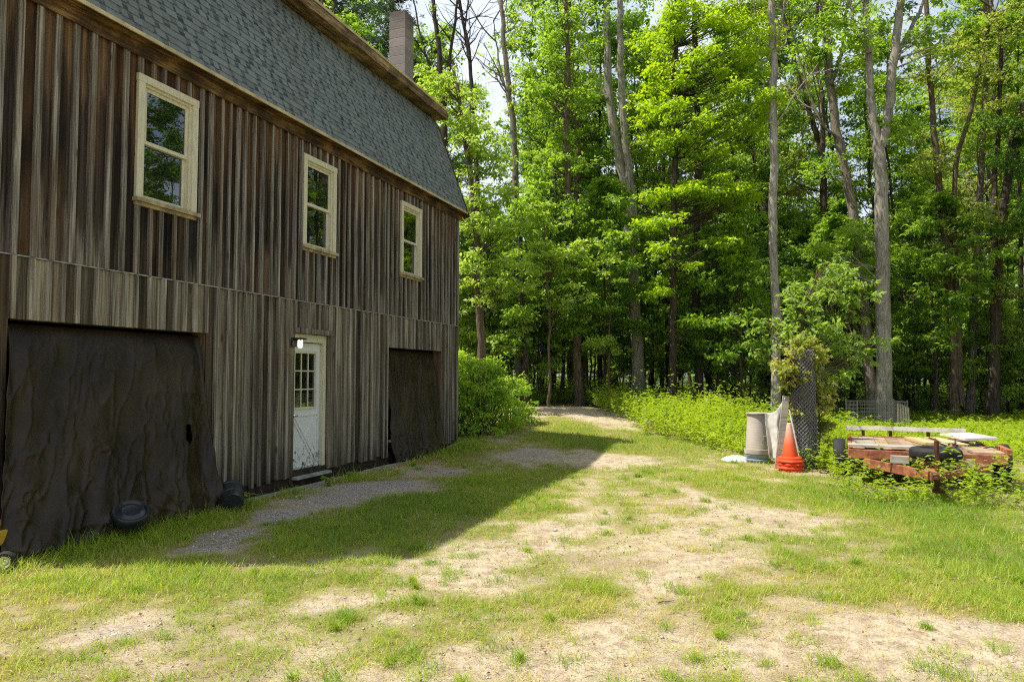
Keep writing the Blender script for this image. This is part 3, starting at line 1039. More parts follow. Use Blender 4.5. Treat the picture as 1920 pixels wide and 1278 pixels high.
# ------------------------------------------------------------------ trailer
TRZ = -R(25.5)
c_ = Vector((5.2, 10.8, 0)) + Vector((.905, -.43, 0)) * 1.02
trl = empty('utility_trailer', (c_.x, c_.y, 0), TRZ, 'rusty flat utility trailer with wooden deck, nose to the yard, sunk in weeds', 'trailer')
HW, LN, DZ = 1.02, 2.6, .50
mb = MB()
mb.box(-HW, HW, -.06, .0, DZ - .10, DZ + .035); mb.box(-HW, HW, LN, LN + .06, DZ - .10, DZ + .04)
mb.box(-HW, -HW + .06, .001, LN - .001, DZ - .10, DZ + .03); mb.box(HW - .06, HW, .001, LN - .001, DZ - .10, DZ + .03)
for y in (.6, 1.3, 2.0): mb.box(-HW + .061, HW - .061, y, y + .06, DZ - .09, DZ - .03)
mb.box(HW - .02, HW + .05, -.06, .9, DZ + .036, DZ + .12)
mb.build('frame', 'rust_paint', trl, False, .006)
mb = MB(); rs = random.Random(5)
x = -HW + .065
while x < HW - .08:
    w = min(.185, HW - .065 - x)
    mb.box(x, x + w - .008, rs.uniform(.0, .02), LN - .01, DZ - .012, DZ + .024 + rs.uniform(-.004, .004), rs.random())
    x += w
mb.build('deck', 'deck_wood', trl)
mb = MB()
mb.bar((-.80, -.02, DZ - .16), (-.05, -1.15, DZ - .17), .05, .13)
mb.bar((.80, -.02, DZ - .16), (.05, -1.15, DZ - .17), .05, .10)
mb.box(-.05, .05, -1.30, -.0, DZ - .225, DZ - .125)
mb.build('tongue', 'rust_paint', trl, False, .006)
mb = MB()
mb.box(-.045, .045, -1.52, -1.29, DZ - .20, DZ - .10)
mt = Matrix.Translation((0, -1.52, DZ - .15)) @ Matrix.Rotation(math.pi / 2, 4, 'Y')
mb.lathe([(0, -.05), (.045, -.05), (.055, 0), (.045, .05), (0, .05)], 14, mt)
mb.build('coupler', 'rust_dark', trl)
mb = MB()
mb.tube([(.06, -.95, .12), (.06, -.95, .78)], .03, 10); mb.tube([(.06, -.95, .74), (.06, -.82, .80)], .012, 8)
mb.box(-.0, .14, -1.02, -.88, .09, .12)
mb.build('jack', 'rust_dark', trl)
for sgn in (-1, 1):
    mt = Matrix.Translation((sgn * (HW + .13), 1.15, .30)) @ Matrix.Rotation(math.pi / 2, 4, 'Y')
    mb = MB(); mb.lathe([(.17, -.08), (.25, -.095), (.285, -.085), (.30, -.06), (.30, .06), (.285, .085), (.25, .095), (.17, .08), (.17, -.08)], 40, mt)
    w = mb.build('wheel', 'tyre_rubber', trl, True)
    mb = MB(); mb.lathe([(0, -.04), (.06, -.05), (.08, -.02), (.15, -.03), (.168, -.07), (.168, .07), (.15, .03), (.08, .02), (.06, .05), (0, .04)], 28, mt)
    mb.build('rim', 'rust_dark', w, True)
for x in (-.75, -.30, .30, .75):
    mb = MB(); mb.box(x - .028, x + .028, LN + .005, LN + .055, DZ + .041, DZ + .19)
    mb.build('stake', 'rust_dark', trl)
mb = MB(); mb.box(-HW - .02, HW - .15, LN - .02, LN + .004, DZ + .15, DZ + .225, .6)
mb.build('tailboard', 'white_board', trl)
TM = Matrix.Translation((c_.x, c_.y, 0)) @ Matrix.Rotation(TRZ, 4, 'Z')


def on_trailer(name, build, mat, loc, rz, label, cat, group=None, rx=0, ry=0, bevel=0.0, smooth=False):
    mb = MB(); build(mb)
    o = mb.build(name, mat, None, smooth, bevel)
    w = TM @ Vector(loc)
    o.location = w; o.rotation_euler = (rx, ry, TRZ + rz)
    return tagp(o, label, cat, group)


zt = DZ + .030
on_trailer('plank', lambda m: m.box(-.115, .115, -.62, .62, 0, .035, .3), 'grey_wood', (-.72, .72, zt), R(7), 'grey weathered plank lying along the left edge of the trailer deck', 'plank')
on_trailer('plank', lambda m: m.box(-.5, .5, -.14, .14, 0, .032, .9), 'grey_wood', (-.52, .16, zt + .036), R(2), 'pale split plank lying across the front left corner of the trailer deck', 'plank')
on_trailer('plank', lambda m: m.box(-.12, .12, -.55, .55, 0, .04, .6), 'fresh_wood', (.12, 1.75, zt), R(12), 'short yellowish board nearer the middle of the trailer deck', 'plank')
on_trailer('plank', lambda m: m.box(-.13, .13, -.66, .66, 0, .04, .9), 'fresh_wood', (.47, 1.78, zt), R(12), 'longer yellowish board beside the off-white board on the trailer', 'plank')
on_trailer('scrap_board', lambda m: m.box(-.24, .24, -.5, .5, 0, .03, .6), 'white_board', (.80, 1.9, zt + .1), R(14), 'off-white board propped on scrap metal at the right of the deck', 'board', None, 0, R(-3))


def scrap(mb):
    rs = random.Random(8)
    for k in range(9):
        a = Vector((rs.uniform(-.3, .3), rs.uniform(-.45, .45), rs.uniform(.012, .05)))
        d = Vector((rs.uniform(-.2, .2), rs.uniform(-.5, .5), rs.uniform(0, .07)))
        mb.tube([tuple(a), tuple(a + d * .5 + Vector((0, 0, .015))), tuple(a + d)], rs.uniform(.010, .018), 7)


on_trailer('scrap_pipe', scrap, 'black_metal', (.62, .95, zt), 0, 'tangle of black metal pipes heaped on the right of the trailer deck', 'scrap metal')
on_trailer('plank', lambda m: m.box(-.2, .2, -.42, .42, 0, .03, .9), 'deck_wood', (.80, .42, zt), R(4), 'pale brown board flat on the front right corner of the deck', 'plank')
TYRE = [(.19, .0), (.25, -.006), (.30, .01), (.325, .035), (.33, .06), (.322, .063), (.33, .066), (.332, .085), (.324, .088), (.332, .091), (.332, .112), (.324, .115), (.33, .118), (.325, .14), (.30, .166), (.25, .178), (.19, .172), (.18, .15), (.18, .025), (.19, .0)]
on_trailer('spare_tyre', lambda m: m.lathe(TYRE, 48), 'tyre_rubber', (.10, -.40, DZ - .03), 0, 'worn black spare tyre lying flat on the tongue arms against the trailer deck', 'tyre', smooth=True)
on_trailer('timber_block', lambda m: m.box(-.12, .12, -.05, .05, -.055, .055, .5), 'grey_wood', (-.36, -.55, DZ - .035), R(-3), 'grey timber block resting on the left arm of the trailer tongue', 'block', bevel=.006)
on_trailer('timber_block', lambda m: m.box(-.12, .12, -.05, .05, -.055, .055, .8), 'deck_wood', (.45, -.42, DZ - .055), R(2), 'tan timber block resting on the right arm of the trailer tongue', 'block', bevel=.006)

# ------------------------------------------------------------------ cones, can, buckets, junk by the wire roll
def traffic_cone():
    mb = MB()
    prof = [(.0, 1.02), (.035, 1.02), (.040, 1.0), (.138, .13), (.20, .105), (.205, .06), (.215, .035), (.215, .0), (.19, .0), (.17, .05)]
    mb.lathe(prof, 40)
    for sx in (-1, 1):
        pass
    # eight-sided foot
    mb.lathe([(.18, .045), (.235, .04), (.245, .02), (.245, -.0), (.2, -.0)], 8, Matrix.Rotation(R(22.5), 4, 'Z'))
    return mb


cg = gpt(1482, 884)
cone = traffic_cone().build('traffic_cone', 'cone_plastic', None, False)
cone.location = (cg[0], cg[1], .185)
cone.scale = (.95, .95, .645); cone.rotation_euler = (R(1), R(-1.2), R(10))
tagp(cone, 'faded orange traffic cone on top of the stack, beside the wire roll', 'cone', 'stacked traffic cones')
for k, (rz_, dx, lab) in enumerate(((35, .006, 'orange cone nested right below the top cone of the stack'), (-10, -.012, 'orange cone base second from the bottom of the cone stack'),
                                    (15, .008, 'bottom orange cone, its base on the grass under the stack'))):
    c2 = traffic_cone().build('traffic_cone', 'cone_plastic', None, False)
    c2.location = (cg[0] + dx, cg[1], .185 - .06 * (k + 1))
    c2.rotation_euler = (R(-1.5 + k), R(1 - k), R(rz_))
    c2.scale = (.93, .93, .62)
    tagp(c2, lab, 'cone', 'stacked traffic cones')

bk = gpt(1421, 868)
Zc = bk[1]
can = empty('trash_can', (bk[0], bk[1], .19), R(20), 'beige ribbed plastic trash can standing upside down on grey-blue tubs', 'trash can')
mb = MB()
prof = [(.27, .0), (.272, .03), (.262, .035), (.262, .05), (.258, .055)]
for k in range(14):
    zq = .06 + k * .045
    rq = .256 - k * .0035
    prof += [(rq, zq), (rq - .0008, zq + .036), (rq - .0022, zq + .04)]
prof += [(.208, .70), (.205, .72), (.195, .735), (.0, .735)]
mb.lathe([(r_ * .86, z_ * 1.03) for r_, z_ in prof], 44)
mb.build('body', 'can_plastic', can, True)
mb = MB(); mb.lathe([(.232, .0), (.243, .0), (.246, .03), (.246, .085), (.238, .09)], 44)
mb.build('rim', 'can_plastic', can, True)
mb = MB(); mb.lathe([(.2, .745), (.208, .75), (.208, .765), (.19, .768), (0, .766)], 44); mb.build('base_ring', 'can_plastic', can, True)
mb = MB(); mb.box(-.07, .07, -.246, -.232, .27, .35); mb.build('grip', 'can_plastic', can, False, .008)
for k, (zz, lab) in enumerate(((.0, 'lowest grey-blue plastic tub on the grass under the upturned trash can'), (.095, 'upper grey-blue plastic tub directly beneath the upturned trash can'))):
    mb = MB(); mb.lathe([(0, .0), (.205, .0), (.215, .01), (.222, .06), (.236, .063), (.238, .085), (.226, .095), (.2, .093), (0, .09)], 40)
    o = mb.build('plastic_tub', 'bucket_plastic', None, True)
    o.location = (bk[0] + .004 * k, bk[1], zz)
    tagp(o, lab, 'tub', 'stacked plastic tubs')

# white sack on the grass, left of the tubs
g0 = gpt(1382, 866)
nu = 26
a_, b_ = np.meshgrid(np.linspace(-1, 1, nu), np.linspace(-1, 1, nu))
hh = np.clip(1 - a_ ** 4, 0, 1) * np.clip(1 - b_ ** 4, 0, 1)
zz = hh * (.07 + .07 * fbm(a_ * 3 + 5, b_ * 3, 3)) + .01
P = np.stack([a_ * .27 * (1 + .1 * vnoise(b_ * 3, b_)), b_ * .22, zz], -1).reshape(-1, 3)
i = np.arange(nu - 1)[:, None] * nu + np.arange(nu - 1)[None]
f = np.stack([i, i + 1, i + nu + 1, i + nu], -1).reshape(-1, 4)
o = np_obj('plastic_sack', P, f, 'white_plastic', None, None, True)
o.location = (g0[0], g0[1], 0); o.rotation_euler = (0, 0, R(8))
tagp(o, 'crumpled white plastic sack lying flat beside the tubs', 'sack')

# leaning boards and draped white sheet
Y0 = cg[1]
p0 = at(1458, 868, Y0 + .25); p1 = at(1474, 742, Y0 + .42)
mb = MB(); mb.bar((0, 0, 0), tuple(Vector(p1) - Vector((p0[0], p0[1], 0))), .12, .025, .8, up=(0, 1, 0))
o = mb.build('leaning_board', 'grey_wood'); o.location = (p0[0], p0[1], 0.0)
tagp(o, 'grey weathered board leaning upright between the trash can and the cone', 'board')
p0 = at(1504, 872, Y0 + .12); p1 = at(1480, 768, Y0 + .30)
mb = MB(); mb.tube([(0, 0, 0), tuple(Vector(p1) - Vector((p0[0], p0[1], 0)))], .013, 10)
o = mb.build('white_pole', 'white_board'); o.location = (p0[0], p0[1], 0.0)
tagp(o, 'thin whitish pole slanting behind the orange cone', 'pole')
p0 = at(1470, 880, Y0 + .20); p1 = at(1482, 790, Y0 + .36)
mb = MB(); mb.bar((0, 0, 0), tuple(Vector(p1) - Vector((p0[0], p0[1], 0))), .09, .03, .2, up=(0, 1, 0))
o = mb.build('leaning_board', 'rust_dark'); o.location = (p0[0], p0[1], 0.0)
tagp(o, 'short dark reddish board leaning in shade right behind the orange cone', 'board')
# sheet: from the board's head down to the ground behind the can
A = Vector(at(1472, 744, Y0 + .40)); B = Vector(at(1434, 772, Y0 + .50)); C_ = Vector(at(1462, 862, Y0 + .34)); D = Vector(at(1440, 858, Y0 + .48))
nu, nv = 24, 30
s_, t_ = np.meshgrid(np.linspace(0, 1, nu), np.linspace(0, 1, nv))
A, B, C_, D = [np.array(q) for q in (A, B, C_, D)]
P = ((1 - s_)[..., None] * A + s_[..., None] * B) * (1 - t_)[..., None] + ((1 - s_)[..., None] * C_ + s_[..., None] * D) * t_[..., None]
P[..., 1] += .05 * np.sin(s_ * 9 + 2 * t_) * (.3 + t_) + .04 * (fbm(s_ * 4, t_ * 4) - .5)
P[..., 2] -= .12 * np.sin(np.pi * s_) * (1 - t_)
org = np.array([C_[0], C_[1], 0]); P = P - org
i = np.arange(nv - 1)[:, None] * nu + np.arange(nu - 1)[None]
f = np.stack([i, i + 1, i + nu + 1, i + nu], -1).reshape(-1, 4)
o = np_obj('plastic_sheet', P.reshape(-1, 3), f, 'white_board', None, None, True)
o.location = tuple(org)
so = o.modifiers.new('thick', 'SOLIDIFY'); so.thickness = .006
tagp(o, 'dirty white plastic sheet draped from the leaning board behind the trash can', 'sheet')

# roll of chain-link fence standing on end
rg = gpt(1513, 880)
RH = (CAM_H - rg[2]) + (702 - 655) / FPX * rg[1]
roll = empty('wire_fence_roll', (rg[0], rg[1] + .1, 0), 0, 'tall standing roll of rusty grey chain-link wire beside the orange cone', 'fence roll')
vs, fs = [], []
k0 = 0
for rad, nh in ((.21, 20), (.175, 16), (.14, 12), (.10, 10)):
    for sg in (-1, 1):
        for h_ in range(nh):
            tt = np.linspace(0, 1, 46)
            an = 2 * np.pi * h_ / nh + sg * tt * RH / (rad * 1.05)
            rr = rad * (1 - .06 * tt) + .004 * np.sin(an * 9) + (.004 if sg > 0 else 0)
            pts = np.stack([rr * np.cos(an), rr * np.sin(an), tt * RH + .0], -1)
            v, f = tube_np(pts, .0042, 4)
            vs.append(v); fs.append(f + k0); k0 += len(v)
np_obj('wire_mesh', np.concatenate(vs), np.concatenate(fs), 'roll_wire', roll, None, True)
mb = MB()
mb.tube([(.02, .02, 0), (.03, .0, RH * .55), (.0, .01, RH * 1.0)], .035, 8); mb.tube([(-.08, .05, 0), (-.07, .06, RH * .98)], .03, 8)
mb.build('core_post', 'rust_dark', roll)

# wire cage panels by the big pale trunk
Yc = 20.5
cg1 = at(1655, 775, Yc)
cage = empty('wire_cage', (cg1[0], Yc, 0), R(-6), 'grey wire cage with wooden slats at the foot of the big forked pale tree', 'wire cage')
mb = MB()
X0, X1, H_ = -.70, .70, .88
for x in np.linspace(X0, X1, 22): mb.tube([(x, 0, 0), (x, 0, H_)], .006, 4)
for z in np.linspace(.05, H_, 10): mb.tube([(X0, .005, z), (X1, .005, z)], .006, 4)
for x in np.linspace(X0, X1, 14): mb.tube([(x, .9, 0), (x, .9, H_)], .006, 4)
for z in np.linspace(.05, H_, 8): mb.tube([(X0, .895, z), (X1, .895, z)], .006, 4)
for xx in (X0, X1):
    for y in np.linspace(.1, .85, 8): mb.tube([(xx, y, 0), (xx, y, H_)], .006, 4)
    for z in np.linspace(.05, H_, 8): mb.tube([(xx, 0, z), (xx, .9, z)], .006, 4)
mb.build('wire_mesh', 'old_wire', cage)
for x, y in ((X0, 0), (X1, 0), (X0, .9), (X1, .9)):
    mb = MB(); mb.tube([(x, y, 0), (x, y, H_ + .05)], .018, 8); mb.build('post', 'old_wire', cage, True)
mb = MB()
for k in range(5): mb.box(.40 + k * .07, .445 + k * .07, -.04, -.015, .05, .84 - .03 * k, .2 * k)
mb.build('slat', 'grey_wood', cage)


# ------------------------------------------------------------------ trees
def sample_clump(c, r, rz, n, size, up=0.75, rng=RNG):
    d = unit(rng.normal(size=(n, 3)))
    rad = np.abs(rng.normal(size=(n, 1))) * .42 + .22 * rng.random((n, 1))
    # leaves sit in twig-end tufts inside the clump
    m_ = max(2, n // 9)
    tw = d[:m_] * rad[:m_] * 1.05
    q = rng.integers(0, m_, n)
    d = tw[q] + rng.normal(size=(n, 3)) * .16
    rad = np.linalg.norm(d, axis=1, keepdims=True); d = d / (rad + 1e-6)
    p = np.array(c)[None] + d * rad * np.array([r, r, rz])[None]
    out = d.copy(); out[:, 2] *= 0.3
    ax = unit(out + rng.normal(size=(n, 3)) * .55 + np.array([0, 0, -.25]))
    nr = np.array([0, 0, 1.0])[None] * up + d * .45 + rng.normal(size=(n, 3)) * .38
    return p, ax, nr, size * rng.uniform(.4, 1.45, n)


def crown_mesh(name, clumps, n, size, mat, parent, up=.75, aspect=.55, tint=(0.0, 1.0), rng=RNG, flat=.5):
    P, A, N_, S, T = [], [], [], [], []
    for (cx, cy_, cz, r) in clumps:
        k = max(8, int(n * (r / .6) ** 2))
        p, a, nn, s = sample_clump((cx, cy_, cz), r, r * flat, k, size, up, rng)
        P.append(p); A.append(a); N_.append(nn); S.append(s)
        T.append(np.clip(rng.uniform(tint[0], tint[1]) * .55 + rng.uniform(tint[0], tint[1], k) * .45, 0, 1))
    P = np.concatenate(P); v, f = leaf_geo(P, np.concatenate(A), np.concatenate(N_), np.concatenate(S), aspect)
    return np_obj(name, v, f, mat, parent, {'tint': np.repeat(np.concatenate(T), 4)})


def smooth_path(pts, m=5):
    pts = np.asarray(pts, float)
    out = []
    n = len(pts)
    for i in range(n - 1):
        p0 = pts[max(0, i - 1)]; p1 = pts[i]; p2 = pts[i + 1]; p3 = pts[min(n - 1, i + 2)]
        for k in range(m):
            t = k / m
            out.append(.5 * ((2 * p1) + (-p0 + p2) * t + (2 * p0 - 5 * p1 + 4 * p2 - p3) * t ** 2 + (-p0 + 3 * p1 - 3 * p2 + p3) * t ** 3))
    out.append(pts[-1])
    return np.array(out)


class Wood:
    def __init__(s): s.v = []; s.f = []; s.k = 0

    def tube(s, pts, rad, n=7):
        v, f = tube_np(pts, rad, n); s.v.append(v); s.f.append(f + s.k); s.k += len(v)

    def build(s, name, mat, parent): return np_obj(name, np.concatenate(s.v), np.concatenate(s.f), mat, parent, None, True)


def limb(w, p, d, L, r, depth, tips, rng, bend=.25, bare=False):
    k = 6
    pts = [np.array(p)]; d = np.array(d) / np.linalg.norm(d)
    for i in range(k):
        d = d + rng.normal(size=3) * .13 + np.array([0, 0, bend * .2]); d /= np.linalg.norm(d)
        pts.append(pts[-1] + d * L / k)
    pts = np.array(pts)
    w.tube(pts, np.linspace(r, r * .3, k + 1), 6 if r > .03 else 4)
    tips.append((pts[-1], L)); tips.append((pts[-2] * .5 + pts[-3] * .5, L))
    if depth > 0:
        for c in range(rng.integers(2, 4)):
            i = rng.integers(2, k)
            nd_ = d + rng.normal(size=3) * .75
            nd_[2] = abs(nd_[2]) * .4 + .05
            limb(w, pts[i], nd_, L * rng.uniform(.4, .65), r * .5, depth - 1, tips, rng, bend, bare)
    return pts


def auto_tree(name, H, z0, z1, Rc, r0, leafmat, bark, label, cat, seed, nl=26, n=48, size=.14, up=.75, flat=.45, tint=(0, 1), lean=.0, group=None, cl=(.45, .8)):
    rng = np.random.default_rng(seed)
    root = empty(name, (0, 0, 0), 0, label, cat, group)
    w = Wood()
    k = 12
    az = rng.uniform(0, 6.28)
    tz = np.linspace(-.15, H, k)
    wob = np.cumsum(rng.normal(size=(k, 2)) * .10, 0) * (H / 14); wob -= wob[0]
    tp = np.stack([wob[:, 0] + lean * tz * math.cos(az), wob[:, 1] + lean * tz * math.sin(az), tz], -1)
    rad = r0 * (1 - .82 * (tz + .15) / H) ; rad[0] *= 1.35
    w.tube(smooth_path(tp, 3), np.interp(np.linspace(0, k - 1, (k - 1) * 3 + 1), np.arange(k), rad), 9)
    tips = []
    for i in range(nl):
        f_ = (i + rng.random()) / nl
        z = z0 + (z1 - z0) * f_
        base = np.array([np.interp(z, tz, tp[:, 0]), np.interp(z, tz, tp[:, 1]), min(z, H * .99)])
        prof = math.sin(math.pi * min(.97, .18 + .8 * f_)) ** .7
        L = Rc * prof * rng.uniform(.65, 1.1)
        a = i * 2.4 + rng.uniform(-.5, .5)
        limb(w, base, (math.cos(a), math.sin(a), rng.uniform(.0, .55)), L, max(.015, r0 * .25 * (1 - .6 * f_)), 1, tips, rng)
    w.build('trunk', bark, root)
    clumps = [(p[0], p[1], p[2] + .05, rng.uniform(*cl)) for p, L in tips if rng.random() < .92]
    crown_mesh('crown', clumps, n, size, leafmat, root, up, .55, tint, rng, flat)
    return root


def hero_tree(name, paths, Y, ells, leafmat, bark, label, n=126, size=.14, cl=(.4, .75), up=.75, flat=.42, seed=0, dyr=1.6, tint=(0, 1), sprigs=(), limbs=0, group=None, cat='tree', aspect=.55):
    """paths: [( [(px,py)...], r0, r1, dy )] guide lines set at depth Y; ells: crown lobes (px,py,rx,ry,count)"""
    rng = np.random.default_rng(seed + 100)
    if cl[1] > .55: n = max(n, 105)
    elif cl[1] >= .5: n = max(n, 60)
    b = at(paths[0][0][0][0], paths[0][0][0][1], Y)
    gzb = float(gz(b[0], Y))
    root = empty(name, (b[0], Y, gzb), 0, label, cat, group)
    org = np.array([b[0], Y, gzb])
    w = Wood()
    trunkpts = []
    for pi, (pp, r0, r1, dy) in enumerate(paths):
        pts = np.array([at(px, py, Y + dy * (j / max(1, len(pp) - 1))) for j, (px, py) in enumerate(pp)]) - org
        if pi == 0: pts[0, 2] = -.2
        sm = smooth_path(pts, 5)
        sm[1:-1] += rng.normal(size=(len(sm) - 2, 3)) * np.array([.02, .02, 0])
        rr = np.linspace(r0, r1, len(sm))
        if pi == 0: rr[:3] *= (1.35, 1.2, 1.08)
        w.tube(sm, rr, 12 if r0 > .1 else 8)
        trunkpts.append(sm)
    allp = np.concatenate(trunkpts)
    clumps = []
    for (px, py, rx, ry, cnt) in ells:
        for _ in range(cnt):
            d = rng.normal(size=3); d /= np.linalg.norm(d); q = rng.random() ** .5
            c = np.array(at(px + rx * d[0] * q, py + ry * d[2] * q, Y)) - org
            c[1] += d[1] * q * dyr
            r = rng.uniform(*cl)
            clumps.append((c[0], c[1], c[2], r))
            hd = np.hypot(allp[:, 0] - c[0], allp[:, 1] - c[1])
            cost = hd + np.abs(allp[:, 2] - (c[2] - .35 * hd - .2)) * 1.2
            j = int(np.argmin(cost)); s = allp[j]
            mid = (s + c) / 2 + np.array([0, 0, -.12 * np.linalg.norm(c - s) * rng.uniform(-.4, 1)]) + rng.normal(size=3) * .08
            L = np.linalg.norm(c - s)
            w.tube(smooth_path([s, mid, c], 4), np.linspace(min(.035, .008 + .007 * L), .004, 9), 5)
    for (px, py, r, dy) in sprigs:
        c = np.array(at(px, py, Y + dy)) - org
        clumps.append((c[0], c[1], c[2], r))
    tips = []
    for i in range(limbs):
        j = rng.integers(int(len(allp) * .45), len(allp))
        a = rng.uniform(0, 6.28)
        limb(w, allp[j], (math.cos(a), math.sin(a) * .6, rng.uniform(.35, 1.0)), rng.uniform(1.2, 3.0), .035, 1, tips, rng)
    w.build('trunk', bark, root)
    if clumps:
        crown_mesh('crown', clumps, n, size, leafmat, root, up, aspect, tint, rng, flat)
    return root


# --- trees that can be told apart along the wood's edge
hero_tree('ash_tree', [([(1197, 735), (1192, 600), (1184, 450), (1168, 330), (1152, 250), (1141, 150), (1136, 0), (1130, -160)], .25, .11, .2),
                       ([(1187, 480), (1184, 360), (1170, 230), (1163, 100), (1164, 0), (1170, -160)], .17, .10, -.3),
                       ([(1139, 185), (1110, 130), (1085, 70), (1062, 0), (1050, -80)], .07, .03, .5)], 26.5,
          [(1120, -110, 120, 60, 26), (1195, 600, 18, 40, 5), (1215, 560, 14, 20, 3)], 'leaf_light', 'bark_pale',
          'tall grey-barked tree whose trunk divides in two above the weedy bank', seed=1, limbs=6, n=84)
hero_tree('leafy_tree', [([(1087, 735), (1079, 600), (1072, 480), (1068, 380), (1062, 250), (1066, 120), (1060, 0), (1058, -120)], .16, .07, .0)], 25,
          [(1060, 60, 70, 90, 34), (1010, 170, 45, 70, 18), (1095, 190, 34, 55, 12), (1040, 300, 70, 60, 24), (1060, 420, 65, 50, 28), (1070, 520, 65, 40, 18), (1100, 560, 35, 30, 6), (1000, 360, 35, 60, 12)],
          'leaf_mid', 'bark_brown', 'leafy mid-green tree with a thin bent trunk just behind the dirt track', seed=2, n=58, cl=(.4, .7))
hero_tree('maple_tree', [([(1262, 740), (1261, 600), (1262, 450), (1266, 300), (1264, 150), (1268, 0), (1272, -140)], .135, .06, .0)], 23.5,
          [(1330, 40, 90, 50, 34), (1245, 40, 50, 70, 22), (1395, 110, 50, 50, 20), (1300, 140, 110, 40, 34), (1225, 210, 45, 45, 16), (1375, 210, 70, 35, 20), (1290, 270, 90, 35, 24), (1300, 362, 115, 20, 40), (1380, 375, 45, 16, 14), (1230, 420, 50, 20, 10), (1238, 540, 30, 22, 7), (1300, 610, 35, 18, 7), (1225, 480, 25, 20, 5), (1365, 470, 50, 28, 12), (1290, 500, 30, 20, 6), (1300, -70, 120, 50, 26)],
          'leaf_yellow', 'bark_dark', 'bright yellow-green maple in full sun, its sprays spread in flat layers', seed=3, n=147, size=.13, cl=(.38, .72), flat=.30, up=1.0, dyr=2.0)
hero_tree('dark_trunk_tree', [([(1312, 760), (1307, 600), (1305, 450), (1309, 300), (1304, 150), (1300, 0), (1296, -120)], .15, .08, .0)], 25.2,
          [(1340, 470, 70, 40, 20), (1350, 560, 60, 50, 16), (1290, 520, 50, 50, 12), (1380, 440, 50, 50, 14)], 'leaf_mid', 'bark_dark',
          'dark straight-trunked tree right of the yellow-green maple stem', seed=4, n=55, cl=(.4, .7))
hero_tree('pale_pole_tree', [([(1453, 760), (1455, 600), (1450, 420), (1451, 250), (1449, 100), (1447, 0), (1446, -150)], .145, .10, .0)], 22,
          [(1450, -110, 90, 50, 18), (1448, 200, 14, 10, 3), (1440, 235, 12, 8, 2)], 'leaf_yellow', 'bark_pale',
          'straight pale pole-like trunk, bare almost to the top, left of the leafy sapling', seed=5, n=92, cl=(.3, .6), limbs=4)
hero_tree('forked_tree', [([(1657, 780), (1656, 600), (1654, 450), (1652, 350), (1648, 265)], .25, .19, .0),
                          ([(1648, 275), (1634, 215), (1628, 120), (1624, 0), (1628, -150)], .15, .10, .3),
                          ([(1650, 275), (1664, 220), (1674, 130), (1684, 40), (1698, -60), (1706, -140)], .17, .10, -.3),
                          ([(1630, 100), (1605, 50), (1590, -20)], .08, .04, .2), ([(1677, 110), (1715, 40), (1745, -30)], .08, .04, .2)], 23,
          [(1640, -40, 150, 80, 46), (1740, 60, 60, 60, 18), (1590, 60, 50, 40, 12), (1700, 230, 40, 40, 8), (1560, 470, 40, 20, 7), (1600, 440, 30, 16, 5)], 'leaf_mid', 'bark_pale',
          'big pale-barked tree forking high into two stems behind the trailer', seed=6, n=96, cl=(.35, .65), limbs=8)
hero_tree('leaning_tree', [([(1634, 735), (1622, 600), (1606, 450), (1586, 330), (1568, 240), (1554, 130), (1545, 0), (1538, -140)], .20, .12, .2),
                           ([(1558, 160), (1580, 90), (1590, 0)], .08, .05, .4), ([(1572, 260), (1535, 220), (1505, 130), (1480, 40)], .06, .03, .4)], 25.5,
          [(1550, -50, 120, 80, 34), (1520, 70, 50, 60, 16), (1590, 130, 45, 50, 12), (1560, 300, 50, 40, 8)], 'leaf_mid', 'bark_grey',
          'grey tree leaning to the left beside the big forked one', seed=7, n=88, cl=(.35, .65), limbs=8)
hero_tree('slim_dark_tree', [([(1552, 760), (1550, 600), (1546, 420), (1540, 290), (1527, 240), (1500, 150), (1470, 40), (1450, -60)], .17, .07, .6),
                             ([(1541, 300), (1542, 200), (1530, 100), (1535, -50)], .11, .06, .3)], 29,
          [(1500, 170, 50, 60, 14), (1545, 330, 50, 40, 10), (1470, 320, 50, 60, 12), (1530, 30, 60, 50, 12)], 'leaf_deep', 'bark_dark',
          'slim dark tree that splits low against the sky, left of the leaning trunk', seed=8, n=96, cl=(.4, .7))
hero_tree('twin_stem_tree', [([(1791, 790), (1786, 640), (1776, 480), (1760, 350), (1752, 250), (1740, 100), (1735, -60)], .15, .08, .2),
                             ([(1803, 760), (1796, 600), (1790, 420), (1795, 300), (1830, 170), (1850, 60), (1865, -40)], .11, .05, .2)], 25,
          [(1780, 130, 90, 70, 26), (1760, 300, 60, 50, 14), (1790, 420, 80, 45, 24), (1745, 440, 50, 30, 8), (1800, 520, 60, 30, 10)], 'leaf_olive', 'bark_brown',
          'olive-leaved tree with two close brown stems right of the trailer', seed=9, n=50, cl=(.4, .7), size=.12, limbs=6)
hero_tree('grey_stem_tree', [([(1817, 790), (1824, 650), (1830, 500), (1838, 350), (1846, 200), (1850, 50), (1852, -80)], .15, .09, .1)], 26,
          [(1840, 80, 80, 80, 22), (1860, 260, 60, 60, 16), (1850, 420, 60, 50, 14), (1830, -40, 90, 50, 14)], 'leaf_mid', 'bark_grey',
          'single grey-stemmed tree next to the twin brown stems at the right', seed=10, n=105, cl=(.4, .75), limbs=5)
hero_tree('right_edge_tree', [([(1861, 790), (1866, 640), (1870, 500), (1882, 380), (1905, 250), (1935, 150)], .19, .11, .0),
                              ([(1868, 560), (1862, 400), (1872, 250), (1880, 60)], .11, .06, .5)], 24.5,
          [(1890, 200, 60, 90, 24), (1900, 40, 70, 60, 18), (1900, 420, 50, 60, 14), (1880, 540, 60, 40, 12), (1905, 620, 40, 40, 8)], 'leaf_olive', 'bark_dark',
          'dark tree leaning right at the right end of the wood', seed=11, n=105, cl=(.4, .75), size=.12)
